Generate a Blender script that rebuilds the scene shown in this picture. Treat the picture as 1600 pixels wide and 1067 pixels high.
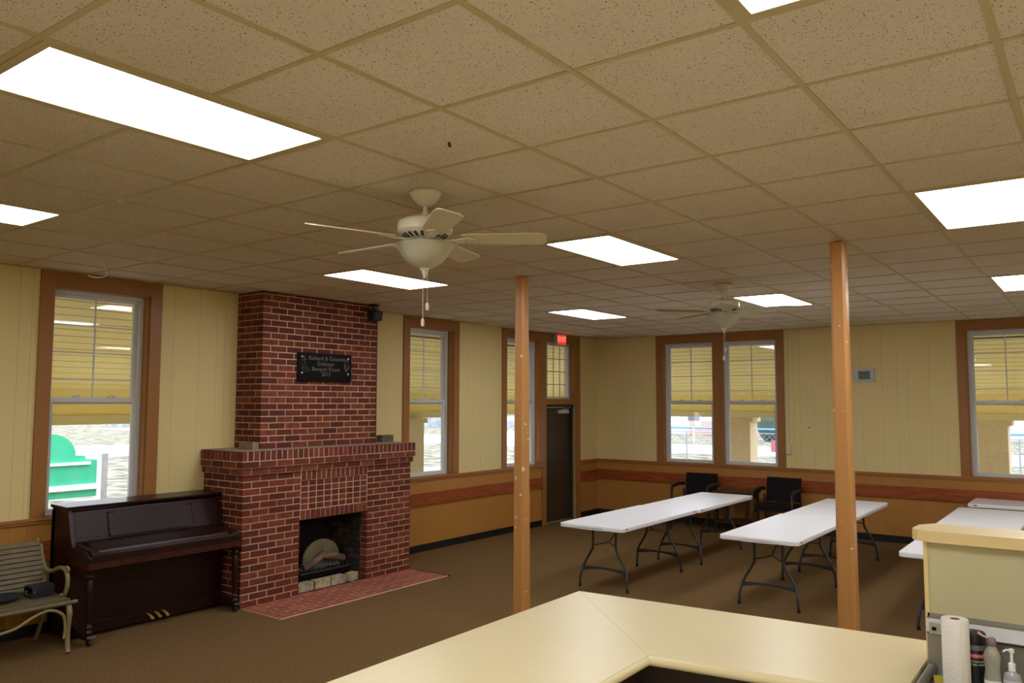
import bpy, bmesh, math, random
from mathutils import Matrix, Vector
random.seed(11)
PI = math.pi
C = bpy.context.scene.collection
SC = bpy.context.scene
for o in list(bpy.data.objects): bpy.data.objects.remove(o)

# ------------------------------------------------------------------ camera, world, exposure
T = 0.6096                      # ceiling grid pitch (2 ft)
HC = 3.134                      # ceiling height
YB = 10.93                      # back wall
XR = 10.1                       # right wall
YF = -4.6                       # wall behind the camera
CAM = Vector((7.426, -1.7075, 1.980))
cd = bpy.data.cameras.new('camera'); cam = bpy.data.objects.new('camera', cd); C.objects.link(cam)
cd.sensor_width = 36.0; cd.lens = 36.0*1255.48/1600.0; cd.clip_start = 0.02; cd.clip_end = 400
yaw, pit, roll = -0.636, 0.0761, 0.0021
def Rz(a): return Matrix(((math.cos(a), math.sin(a), 0), (-math.sin(a), math.cos(a), 0), (0, 0, 1)))
def Rx(a): return Matrix(((1, 0, 0), (0, math.cos(a), -math.sin(a)), (0, math.sin(a), math.cos(a))))
def Ry(a): return Matrix(((math.cos(a), 0, -math.sin(a)), (0, 1, 0), (math.sin(a), 0, math.cos(a))))
R = Rz(yaw) @ Rx(pit) @ Ry(roll)
right, fwd, up = R.col[0], R.col[1], R.col[2]
m = Matrix.Identity(4)
for i in range(3):
    m[i][0] = right[i]; m[i][1] = up[i]; m[i][2] = -fwd[i]; m[i][3] = CAM[i]
cam.matrix_world = m
SC.camera = cam
w = bpy.data.worlds.new('overcast_sky'); SC.world = w; w.use_nodes = True
wb = w.node_tree.nodes['Background']
wb.inputs['Color'].default_value = (0.80, 0.89, 1.0, 1); wb.inputs['Strength'].default_value = 5.2
LIGHT = 15.5                    # luminance of the fluorescent diffusers
SC.view_settings.view_transform = 'Standard'; SC.view_settings.look = 'None'
SC.view_settings.gamma = 1.0; SC.view_settings.exposure = 0.0
try: SC.view_settings.use_curve_mapping = False
except Exception: pass

# ------------------------------------------------------------------ materials
def lin(h):
    c = [int(h[i:i+2], 16)/255 for i in (0, 2, 4)]
    return tuple(x/12.92 if x <= .04045 else ((x+.055)/1.055)**2.4 for x in c) + (1,)
MATS = {}
def mat(name, col, rough=.6, metal=0, spec=.5, var=None, bump=None, speck=None, island=None, stretch=(1, 1, 1), emit=None, coat=0):
    m = bpy.data.materials.new(name); m.use_nodes = True; nt = m.node_tree; N = nt.nodes; L = nt.links
    b = N['Principled BSDF']; col = lin(col) if isinstance(col, str) else tuple(col)+(1,)
    b.inputs['Roughness'].default_value = rough; b.inputs['Metallic'].default_value = metal
    b.inputs['Specular IOR Level'].default_value = spec; b.inputs['Coat Weight'].default_value = coat
    b.inputs['Base Color'].default_value = col
    geo = N.new('ShaderNodeNewGeometry'); mp = N.new('ShaderNodeMapping'); mp.inputs['Scale'].default_value = stretch
    L.new(geo.outputs['Position'], mp.inputs['Vector'])
    cur = None
    def rgb(c):
        n = N.new('ShaderNodeRGB'); n.outputs[0].default_value = c; return n.outputs[0]
    def mix(f, a, bb):
        n = N.new('ShaderNodeMix'); n.data_type = 'RGBA'
        if isinstance(f, (int, float)): n.inputs['Factor'].default_value = f
        else: L.new(f, n.inputs['Factor'])
        L.new(a, n.inputs[6]); L.new(bb, n.inputs[7]); return n.outputs[2]
    cur = rgb(col)
    if island:                   # (list of colours) one tone per piece
        oi = N.new('ShaderNodeObjectInfo'); ad = N.new('ShaderNodeMath'); ad.operation = 'ADD'
        L.new(oi.outputs['Random'], ad.inputs[0]); L.new(geo.outputs['Random Per Island'], ad.inputs[1])
        fr = N.new('ShaderNodeMath'); fr.operation = 'FRACT'; L.new(ad.outputs[0], fr.inputs[0])
        cr = N.new('ShaderNodeValToRGB'); cr.color_ramp.interpolation = 'CONSTANT'
        cs = [lin(x) for x in island]
        while len(cr.color_ramp.elements) < len(cs): cr.color_ramp.elements.new(.5)
        for i, c in enumerate(cs):
            cr.color_ramp.elements[i].position = i/len(cs); cr.color_ramp.elements[i].color = c
        L.new(fr.outputs[0], cr.inputs[0]); cur = cr.outputs[0]
    if var:                      # (colour, scale, amount)
        n = N.new('ShaderNodeTexNoise'); n.inputs['Scale'].default_value = var[1]; n.inputs['Detail'].default_value = 4
        L.new(mp.outputs[0], n.inputs['Vector'])
        r = N.new('ShaderNodeMapRange'); r.inputs[1].default_value = .35; r.inputs[2].default_value = .65
        r.inputs[4].default_value = var[2]; L.new(n.outputs['Fac'], r.inputs[0])
        cur = mix(r.outputs[0], cur, rgb(lin(var[0])))
    if speck:                    # (colour, scale, threshold) small chips
        n = N.new('ShaderNodeTexNoise'); n.inputs['Scale'].default_value = speck[1]; n.inputs['Detail'].default_value = 1.5
        L.new(geo.outputs['Position'], n.inputs['Vector'])
        r = N.new('ShaderNodeMapRange'); r.inputs[1].default_value = speck[2]; r.inputs[2].default_value = speck[2]+.02
        L.new(n.outputs['Fac'], r.inputs[0]); cur = mix(r.outputs[0], cur, rgb(lin(speck[0])))
    L.new(cur, b.inputs['Base Color'])
    if bump:                     # (scale, strength)
        n = N.new('ShaderNodeTexNoise'); n.inputs['Scale'].default_value = bump[0]; n.inputs['Detail'].default_value = 5
        L.new(mp.outputs[0], n.inputs['Vector'])
        bp = N.new('ShaderNodeBump'); bp.inputs['Strength'].default_value = bump[1]; bp.inputs['Distance'].default_value = .01
        L.new(n.outputs['Fac'], bp.inputs['Height']); L.new(bp.outputs[0], b.inputs['Normal'])
    if emit:
        b.inputs['Emission Color'].default_value = lin(emit[0]); b.inputs['Emission Strength'].default_value = emit[1]
    MATS[name] = m
    return m
def glass(name, tint=(1, 1, 1), k=.975):
    m = bpy.data.materials.new(name); m.use_nodes = True; nt = m.node_tree; N = nt.nodes; L = nt.links
    N.remove(N['Principled BSDF']); out = N['Material Output']
    t = N.new('ShaderNodeBsdfTransparent'); t.inputs[0].default_value = (tint[0]*k, tint[1]*k, tint[2]*k, 1)
    g = N.new('ShaderNodeBsdfGlossy'); g.inputs['Roughness'].default_value = .02
    f = N.new('ShaderNodeFresnel'); ge = N.new('ShaderNodeNewGeometry'); mr = N.new('ShaderNodeMapRange')
    mr.inputs[3].default_value = 1.5; mr.inputs[4].default_value = 1/1.5      # no refraction inside the thin pane
    L.new(ge.outputs['Backfacing'], mr.inputs[0]); L.new(mr.outputs[0], f.inputs['IOR'])
    x = N.new('ShaderNodeMixShader'); L.new(f.outputs[0], x.inputs[0]); L.new(t.outputs[0], x.inputs[1]); L.new(g.outputs[0], x.inputs[2])
    L.new(x.outputs[0], out.inputs[0]); return m

M_wall = mat('cream_panelling', 'e0cc92', .55, spec=.3, var=('d9c58a', 1.3, .5), bump=(300, .05))
M_wain = mat('tan_wainscot', 'b27c3c', .5, spec=.3, var=('a67334', 2, .5))
M_trim = mat('brown_trim', '9c6a38', .42, spec=.35, var=('925f30', 3, .4))
M_board = mat('stained_pine', 'a2552a', .35, var=('7a3315', 5, .8), stretch=(1, 1, 9), spec=.45)
M_rail = mat('rail_cap', 'a8703a', .4, var=('98622f', 3, .5))
M_base = mat('black_cove_base', '151313', .5)
M_tile = None
def tilemat():
    m = mat('acoustic_tile', 'dccfba', .95, spec=.1, var=('d2c4ac', 2.0, .5), bump=(160, .25))
    nt = m.node_tree; N = nt.nodes; L = nt.links; b = N['Principled BSDF']
    prev = b.inputs['Base Color'].links[0].from_socket
    geo = N.new('ShaderNodeNewGeometry'); nz = N.new('ShaderNodeTexNoise'); nz.inputs['Scale'].default_value = 90
    L.new(geo.outputs['Position'], nz.inputs['Vector'])
    mixv = N.new('ShaderNodeVectorMath'); mixv.operation = 'MULTIPLY_ADD'
    L.new(nz.outputs['Color'], mixv.inputs[0]); mixv.inputs[1].default_value = (.012, .012, 0); L.new(geo.outputs['Position'], mixv.inputs[2])
    v = N.new('ShaderNodeTexVoronoi'); v.inputs['Scale'].default_value = 120; L.new(mixv.outputs[0], v.inputs['Vector'])
    sep = N.new('ShaderNodeSeparateColor'); L.new(v.outputs['Color'], sep.inputs[0])
    mul = N.new('ShaderNodeMath'); mul.operation = 'MULTIPLY_ADD'; L.new(sep.outputs[0], mul.inputs[0]); mul.inputs[1].default_value = .38; mul.inputs[2].default_value = -.04
    lt = N.new('ShaderNodeMath'); lt.operation = 'LESS_THAN'; L.new(v.outputs['Distance'], lt.inputs[0]); L.new(mul.outputs[0], lt.inputs[1])
    mx = N.new('ShaderNodeMix'); mx.data_type = 'RGBA'; L.new(lt.outputs[0], mx.inputs['Factor']); L.new(prev, mx.inputs[6])
    mx.inputs[7].default_value = lin('6e5b3c'); L.new(mx.outputs[2], b.inputs['Base Color'])
    return m
M_tile = tilemat()
M_grid = mat('almond_grid_metal', 'bfae80', .45, spec=.4)
M_carpet = mat('brown_carpet', '7e6340', .98, spec=.05, var=('644d2e', 60, .8), bump=(420, .6))
RED = ['6e2e20', '7c3624', '5f271d', '84402c', '722f21', '7a3828', '652b22', '8a4633']
M_brick = mat('red_brick', '803c2c', .75, spec=.3, island=RED, var=('4d2018', 14, .5), bump=(90, .35))
M_mortar = mat('tan_mortar', 'd8c3a2', .9, spec=.1, var=('b3987a', 3, .8), bump=(120, .4))
M_hbrick = mat('hearth_brick', '8e3f2a', .7, island=['8e3f2a', '7c3626', '994a32', '84392a'], bump=(90, .3))
M_soot = mat('sooty_firebrick', '18120f', .9, var=('2c211a', 9, .5), bump=(40, .4))
M_fbrick = mat('firebox_brick', '6a5442', .9, island=['463529', '5a4636', '382b22'], var=('1d1713', 5, .9), bump=(60, .5))
M_vinyl = mat('white_vinyl', 'cfd0d0', .4, spec=.4)
M_glass = glass('window_glass')
M_dark = mat('black_metal', '1c1d20', .45, spec=.5)
M_leg = mat('charcoal_leg_enamel', '35373a', .4, spec=.5)
M_table = mat('white_plastic_top', 'f4f4f8', .38, spec=.45, bump=(500, .08))
M_post = mat('chipped_brown_post', 'c48c50', .35, spec=.5, var=('b67f44', 6, .5), speck=('eee6c8', 22, .715), bump=(30, .2), stretch=(1, 1, .1))
M_piano = mat('mahogany_piano', '2b0f0c', .32, spec=.35, var=('170807', 6, .7), stretch=(1, 1, 10))
M_piano2 = mat('worn_mahogany_edge', '4a1f16', .35, spec=.4, var=('2b0f0c', 24, .9))
M_brass = mat('brass', 'd8b45a', .35, metal=.6)
M_counter = mat('cream_laminate', 'dfcfa2', .32, spec=.45, var=('dac99a', 4, .4))
M_cap = mat('tan_laminate', 'dcc48e', .4, spec=.45)
M_half = mat('olive_cream_paint', 'bfb892', .6, spec=.3, bump=(350, .15))
M_steel = mat('brushed_stainless', 'a3a19b', .5, metal=1, bump=(60, .1), stretch=(.1, 8, 8))
M_cab = mat('dark_cabinet_wood', '2c1c14', .5)
M_bench = mat('olive_painted_wood', '6a5f44', .5, var=('564c35', 12, .6))
M_iron = mat('olive_painted_iron', '847650', .45, spec=.5)
M_fan = mat('white_fan_enamel', 'd8d0b8', .35, spec=.5)
M_bladeM = mat('bleached_fan_blade', 'd0c6a6', .5)
M_bladeW = mat('oak_fan_blade', 'a07c45', .5)
M_frost = mat('frosted_alabaster_glass', 'b8b49c', .35, spec=.5, var=('a8a48a', 8, .6))
M_chair = mat('dark_upholstery', '191417', .9, spec=.2)
M_chrome = mat('chrome', 'b0b0b0', .15, metal=1)
M_wood = mat('dark_side_table_wood', '33200f', .35)
M_black = mat('black_polished_granite', '080809', .3, spec=.15)
M_engr = mat('grey_engraving', '77736c', .7)
M_door = mat('dark_brown_door', '3f3222', .5, spec=.35)
M_frame = mat('dark_door_frame', '2e241a', .5)
M_alu = mat('aluminium', 'b5b5b0', .35, metal=.8)
M_ivory = mat('ivory_plastic', 'd9cda6', .5)
M_gplas = mat('grey_plastic', 'b9bcc2', .4)
M_lcd = mat('green_grey_lcd', '5f6a5c', .2)
M_siding = mat('yellow_porch_siding', 'f6e196', .6)
M_beam = mat('yellow_porch_beam', 'd9cb98', .6)
M_stucco = mat('tan_stucco', 'd8c4a0', .95, bump=(60, .6), var=('c4ad88', 25, .5))
M_grass = mat('winter_grass', 'a09a88', 1, var=('4e4a3a', 1.6, .9), spec=.05)
M_road = mat('pale_road', 'b4b6c0', .9, var=('8b8e9a', .6, .5), spec=.1)
M_sign = mat('green_sign_paint', '2fae85', .5, var=('7fd0b2', 5, .15))
M_wwood = mat('grey_weathered_wood', 'a5a0a0', .8, var=('85807e', 9, .6))
M_wht = mat('white_paint', 'eeeef0', .5)
M_house = mat('white_house_siding', 'd9dfe8', .7)
M_hbr = mat('pink_brick_far', 'c49b90', .9)
M_hwin = mat('dark_house_window', '5a626c', .3)
M_blue = mat('blue_rail_paint', '4f8ed0', .5)
M_fence = mat('galvanised_wire', '8d9196', .5, metal=.5)
M_shrub = mat('dark_evergreen', '47564c', .9, var=('323f36', 5, .7))
M_bark = mat('grey_bark', '8b8178', .95, var=('6d645c', 8, .6))
M_stone = mat('grey_stone_wall', 'a9abb2', .95, var=('85868e', 2, .8))
M_redt = mat('red_car_paint', 'a85060', .4)
M_diff = mat('fluorescent_diffuser', 'ffffff', .5, emit=('f6f9ff', LIGHT))
M_exit = mat('red_exit_face', 'd02a26', .4, emit=('ff2a20', 1.1))
M_exitt = mat('exit_letters', 'ff9a80', .4, emit=('ff8a70', 1.4))

# ------------------------------------------------------------------ mesh helpers
class MB:
    def __init__(s): s.bm = bmesh.new()
    def box(s, x0, x1, y0, y1, z0, z1):
        v = [s.bm.verts.new(p) for p in ((x0,y0,z0),(x1,y0,z0),(x1,y1,z0),(x0,y1,z0),(x0,y0,z1),(x1,y0,z1),(x1,y1,z1),(x0,y1,z1))]
        for f in ((0,3,2,1),(4,5,6,7),(0,1,5,4),(1,2,6,5),(2,3,7,6),(3,0,4,7)): s.bm.faces.new([v[i] for i in f])
        return s
    def prism(s, poly, lo, hi, axis='z', skew=None):
        # poly: 2D points; axis x -> (y,z), y -> (x,z), z -> (x,y)
        def P(a, b, h): return {'x': (h, a, b), 'y': (a, h, b), 'z': (a, b, h)}[axis]
        A = [s.bm.verts.new(P(a, b, lo)) for a, b in poly]; B = [s.bm.verts.new(P(a, b, hi)) for a, b in poly]
        n = len(poly); s.bm.faces.new(A[::-1]); s.bm.faces.new(B)
        for i in range(n): s.bm.faces.new((A[i], A[(i+1) % n], B[(i+1) % n], B[i]))
        return s
    def loft(s, rings, close=True):
        prev = None; first = None
        for r in rings:
            cur = [s.bm.verts.new(p) for p in r]
            if prev:
                n = len(cur)
                for i in range(n): s.bm.faces.new((prev[i], prev[(i+1) % n], cur[(i+1) % n], cur[i]))
            else: first = cur
            prev = cur
        if close: s.bm.faces.new(first[::-1]); s.bm.faces.new(prev)
        return s
    def lathe(s, c, prof, seg=24, axis='z'):
        rings = []
        for r, h in prof:
            ring = []
            for i in range(seg):
                a = 2*PI*i/seg; x, y = max(r, 1e-4)*math.cos(a), max(r, 1e-4)*math.sin(a)
                ring.append({'z': (c[0]+x, c[1]+y, c[2]+h), 'x': (c[0]+h, c[1]+x, c[2]+y), 'y': (c[0]+x, c[1]+h, c[2]+y)}[axis])
            rings.append(ring)
        return s.loft(rings)
    def tube(s, pts, r, seg=8, flat=None):
        pts = [Vector(p) for p in pts]; n = len(pts); rings = []; last = None
        for i, p in enumerate(pts):
            t = (pts[min(i+1, n-1)]-pts[max(i-1, 0)]).normalized()
            if last is None:
                a = Vector((0, 0, 1)) if abs(t.z) < .9 else Vector((1, 0, 0)); nn = t.cross(a).normalized()
            else: nn = (last-t*last.dot(t)).normalized()
            last = nn; bb = t.cross(nn); rr = r[i] if isinstance(r, (list, tuple)) else r
            rings.append([p+nn*rr*math.cos(2*PI*k/seg)+bb*(flat or 1)*rr*math.sin(2*PI*k/seg) for k in range(seg)])
        return s.loft(rings)
    def blob(s, c, r, seg=12, rings=8):
        prof = [(math.sin(PI*i/rings), -math.cos(PI*i/rings)) for i in range(rings+1)]
        R_ = []
        for a, h in prof:
            a = max(a, 1e-3)
            R_.append([(c[0]+r[0]*a*math.cos(2*PI*k/seg), c[1]+r[1]*a*math.sin(2*PI*k/seg), c[2]+r[2]*h) for k in range(seg)])
        return s.loft(R_)
    def mesh(s, name, material, bevel=0, seg=1, smooth=False):
        bm = s.bm
        if bevel:
            bmesh.ops.bevel(bm, geom=[e for e in bm.edges if len(e.link_faces) == 2 and e.calc_face_angle(0) > .6], offset=bevel, segments=seg, profile=.5, affect='EDGES')
        bmesh.ops.recalc_face_normals(bm, faces=bm.faces)
        me = bpy.data.meshes.new(name); bm.to_mesh(me); bm.free(); me.materials.append(material)
        if smooth:
            for p in me.polygons: p.use_smooth = True
            me.set_sharp_from_angle(angle=.7)
        return me
def link(name, me, parent=None):
    o = bpy.data.objects.new(name, me); C.objects.link(o)
    if parent is not None:
        o.parent = parent; o.matrix_parent_inverse = Matrix.Translation(world_loc(parent)).inverted()
    return o
def world_loc(o):
    v = Vector(o.get('_w', (0, 0, 0))); return v
def ob(name, mb, material, parent=None, bevel=0, seg=1, smooth=False, label=None):
    o = link(name, mb.mesh(name, material, bevel, seg, smooth), parent)
    if label: o['label'] = label
    return o
def tag(o, label, cat, group=None, kind=None):
    if label: o['label'] = label
    if cat: o['category'] = cat
    if group: o['group'] = group
    if kind: o['kind'] = kind
    return o
def thing(name, label, cat, loc=(0, 0, 0), group=None):
    o = bpy.data.objects.new(name, None); C.objects.link(o); o.location = loc; o.empty_display_size = .1
    o['_w'] = tuple(loc)
    return tag(o, label, cat, group)
def struct(name, mb=None, material=None, bevel=0, label=None):
    if mb is None:
        o = bpy.data.objects.new(name, None); C.objects.link(o); o.empty_display_size = .1
    else: o = ob(name, mb, material, None, bevel)
    o['kind'] = 'structure'
    if label: o['label'] = label
    return o
def dup(src, loc, rz=0, label=None, kids=None):
    r = src.copy(); C.objects.link(r); r.location = loc; r.rotation_euler = (0, 0, rz)
    if label: r['label'] = label
    for ch in list(src.children):
        c = ch.copy(); C.objects.link(c); c.parent = r
        for g in ch.children:
            d = g.copy(); C.objects.link(d); d.parent = c
    return r
def arc(c, r, a0, a1, n, plane='xz', off=0):
    out = []
    for i in range(n+1):
        a = math.radians(a0+(a1-a0)*i/n); u, v = c[0]+r*math.cos(a), c[1]+r*math.sin(a)
        out.append({'xz': (u, off, v), 'yz': (off, u, v), 'xy': (u, v, off)}[plane])
    return out
def spline(pts, n=6):
    P = [Vector(p) for p in pts]; P = [2*P[0]-P[1]]+P+[2*P[-1]-P[-2]]; out = []
    for i in range(1, len(P)-2):
        a, b, c, d = P[i-1], P[i], P[i+1], P[i+2]
        for k in range(n):
            t = k/n
            out.append(.5*((2*b)+(-a+c)*t+(2*a-5*b+4*c-d)*t*t+(-a+3*b-3*c+d)*t**3))
    out.append(P[-2]); return out
def textmesh(name, txt, size, material, parent, M, ext=.0015, align='CENTER', space=1.0):
    cu = bpy.data.curves.new(name, 'FONT'); cu.body = txt; cu.size = size; cu.extrude = ext; cu.align_x = align; cu.align_y = 'CENTER'; cu.space_character = space
    t = bpy.data.objects.new(name+'_src', cu); C.objects.link(t)
    dg = bpy.context.evaluated_depsgraph_get(); me = bpy.data.meshes.new_from_object(t.evaluated_get(dg))
    bpy.data.objects.remove(t); me.name = name; me.transform(M); me.materials.clear(); me.materials.append(material)
    return link(name, me, parent)
def frame_M(o, xdir, ydir):      # text basis: x along xdir, y along ydir
    x, y = Vector(xdir), Vector(ydir); z = x.cross(y); M = Matrix.Identity(4)
    for i in range(3): M[i][0] = x[i]; M[i][1] = y[i]; M[i][2] = z[i]; M[i][3] = o[i]
    return M

# ------------------------------------------------------------------ room shell
floor = struct('floor', MB().box(-.2, XR+.2, YF-.2, YB+.2, -.12, 0), M_carpet, label='brown looped carpet floor')
struct('kitchen_bounce_floor', MB().box(5.9, XR, YF, 1.4, 0, .004), mat('pale_bounce_vinyl', 'e2ddd0', .4), label='unseen pale vinyl kitchen floor added to bounce light')  # unseen pale floor, added to bounce light up to the near ceiling
ceil_ = struct('ceiling', MB().box(-.2, XR+.2, YF-.2, YB+.2, HC+.06, HC+.16), M_tile, label='suspended ceiling of square acoustic tiles')
# lights occupy these (i,j) cells, 2 x 1
lights = [(i, j) for i in (-1, 5, 11) for j in (-6, -2, 2)]
unseen_fill = [(5, 6), (11, 6), (-7, -2), (-7, 2), (-1, 6), (-7, 6)]  # unseen panels added outside the view to brighten the room and ceiling
taken = {(i+k, j) for i, j in lights+unseen_fill for k in (0, 1)}
X0 = 8.7985
gx = lambda j: (j+X0)*T
gy = lambda i: i*T
cells = []
for j in range(-9, int(XR/T-X0)+1):
    for i in range(int(YF/T)-1, 18):
        if (i, j) in taken: continue
        x0, x1 = max(gx(j), 0), min(gx(j+1), XR); y0, y1 = max(gy(i), YF), min(gy(i+1), YB)
        if x1-x0 < .05 or y1-y0 < .05: continue
        c = Vector(((x0+x1)/2, (y0+y1)/2, HC)); d = c-CAM; l = d.length
        fx = d.dot(right)/max(d.dot(fwd), .01); fz = d.dot(up)/max(d.dot(fwd), .01)
        vis = d.dot(fwd) > 0 and abs(fx) < .72 and abs(fz) < .50
        cells.append((-(1.0 if vis else 0)*abs(d.z)/l**3, x0, x1, y0, y1))
cells.sort()
tcache = {}
rest = MB()
for k, (sc_, x0, x1, y0, y1) in enumerate(cells):
    g = .010
    if k < 300 and sc_ < 0:
        key = (round(x1-x0, 3), round(y1-y0, 3))
        if key not in tcache:
            a, b = (x1-x0)/2-g, (y1-y0)/2-g
            tcache[key] = MB().box(-a, a, -b, b, .0, .015).mesh('ceiling_tile', M_tile, bevel=.003)
        o = link('ceiling_tile', tcache[key], ceil_)
        o.location = ((x0+x1)/2, (y0+y1)/2, HC+.004+random.uniform(-.0012, .0015))
        o.rotation_euler = (random.uniform(-.002, .002), random.uniform(-.002, .002), 0)
    else: rest.box(x0+g, x1-g, y0+g, y1-g, HC+.004, HC+.019)
o = ob('ceiling_tile_field', rest, M_tile, ceil_); o['kind'] = 'stuff'
for j in range(-8, int(XR/T-X0)+2):
    if 0 < gx(j) < XR: ob('ceiling_runner', MB().box(gx(j)-.012, gx(j)+.012, YF, YB, HC-.001, HC+.03), M_grid, ceil_, bevel=.001)
for i in range(int(YF/T), 18):
    if YF < gy(i) < YB: ob('cross_tee', MB().box(0, XR, gy(i)-.0115, gy(i)+.0115, HC, HC+.03), M_grid, ceil_, bevel=.001)
ob('wall_angle', MB().box(0, .02, YF, YB, HC-.001, HC+.002).box(0, XR, YB-.02, YB, HC-.001, HC+.002), M_grid, ceil_)

# openings -------------------------------------------------------------
ZS, ZT = .985, 3.0
LW = [(1.55, 2.44), (6.05, 6.95), (8.20, 9.12)]           # left wall windows (y)
TR = (9.28, 10.19)                                         # transom + door
BW = [(1.31, 2.22), (2.36, 3.27), (5.89, 6.80)]           # back wall windows (x)
def wall_boxes(mb, put, u0, u1, ops, w0, w1):
    # ops: (a,b,[ (z0,z1) solid pieces ])
    u = u0
    for a, b, solids in ops:
        put(mb, u, a, w0, w1, 0, HC+.1)
        for z0, z1 in solids: put(mb, a, b, w0, w1, z0, z1)
        u = b
    put(mb, u, u1, w0, w1, 0, HC+.1)
def putL(mb, u0, u1, w0, w1, z0, z1): mb.box(-w1, -w0, u0, u1, z0, z1)
def putB(mb, u0, u1, w0, w1, z0, z1): mb.box(u0, u1, YB+w0, YB+w1, z0, z1)
wl = MB(); sol = [(0, ZS), (ZT, HC+.1)]
wall_boxes(wl, putL, YF-.2, YB+.2, [(a, b, sol) for a, b in LW]+[(TR[0], TR[1], [(1.97, 2.03), (ZT, HC+.1)])], .006, .2)
wall_left = struct('wall_left', wl, M_wall, label='cream panelled wall with tan wainscot')
wb_ = MB(); wall_boxes(wb_, putB, 0, XR+.2, [(a, b, sol) for a, b in BW], .006, .2)
wall_back = struct('wall_back', wb_, M_wall, label='cream panelled back wall with tan wainscot')
wall_right = struct('wall_right', MB().box(XR, XR+.2, YF-.2, YB, 0, HC+.1), M_wall)
wall_front = struct('wall_front', MB().box(0, XR, YF-.2, YF, 0, HC+.1), M_wall)
# grooved panelling: narrow strips of irregular width
def strips(put, a, b, z0, z1, material, parent, name):
    u = a
    while u < b-.01:
        wd = random.choice((.1, .14, .2, .2, .28)); e = min(u+wd, b)
        if b-e < .04: e = b
        mb = MB(); put(mb, u+.0008, e-.0008, 0, .006, z0, z1)
        ob(name, mb, material, parent); u = e
CW = .115
segsL = [(0.0, LW[0][0]-CW), (LW[0][1]+CW, 3.43), (5.03, LW[1][0]-CW), (LW[1][1]+CW, LW[2][0]-CW), (10.34, YB)]
for a, b in segsL: strips(putL, a, b, .985, HC, M_wall, wall_left, 'wall_plank')
for a, b in [(0.0, 9.16), (10.34, YB)]: strips(putL, a, b, .08, .96, M_wain, wall_left, 'wainscot_plank')
for a, b in [(0, BW[0][0]-CW), (BW[1][1]+CW, BW[2][0]-CW), (BW[2][1]+CW, 8.2)]: strips(putB, a, b, .985, HC, M_wall, wall_back, 'wall_plank')
strips(putB, 0, 8.2, .08, .96, M_wain, wall_back, 'wainscot_plank')
# trims
def capprof(side):
    mb = MB()
    return mb
def rail(put, a, b, name, parent_label, z=.960):
    mb = MB(); put(mb, a, b, -.022, .006, z-.02, z+.005); put(mb, a, b, -.036, .006, z+.004, z+.026)
    return struct(name, mb, M_rail, bevel=.004, label=parent_label)
rail(putL, 0, 9.165, 'trim_1', 'brown rail cap along the left wall')
rail(putL, 10.335, YB, 'trim_2', 'short brown rail cap in the back left corner')
rail(putB, 0.0, 8.2, 'trim_3', 'brown rail cap along the back wall')
def board(put, a, b, name, lab, z0, z1):
    mb = MB(); put(mb, a, b, -.028, .003, z0, z1); struct(name, mb, M_board, bevel=.003, label=lab)
board(putL, 0, 3.04, 'trim_4', 'stained pine chair board behind the piano', .62, .785)
board(putL, 5.44, 9.165, 'trim_5', 'stained pine chair board right of the fireplace', .612, .772)
board(putL, 10.36, YB-.03, 'trim_6', 'short stained pine chair board in the corner', .63, .79)
board(putB, .0, 8.2, 'trim_7', 'stained pine chair board along the back wall', .635, .805)
mb = MB(); putL(mb, 0, 3.04, -.008, .003, 0, .095); putL(mb, 5.44, 9.165, -.008, .003, 0, .095); putL(mb, 10.34, YB, -.008, .003, 0, .095)
struct('baseboard_left', mb, M_base, bevel=.002, label='black cove baseboard')
mb = MB(); putB(mb, 0.01, 8.2, -.008, .003, 0, .10); struct('baseboard_back', mb, M_base, bevel=.002, label='black cove baseboard')

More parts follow.
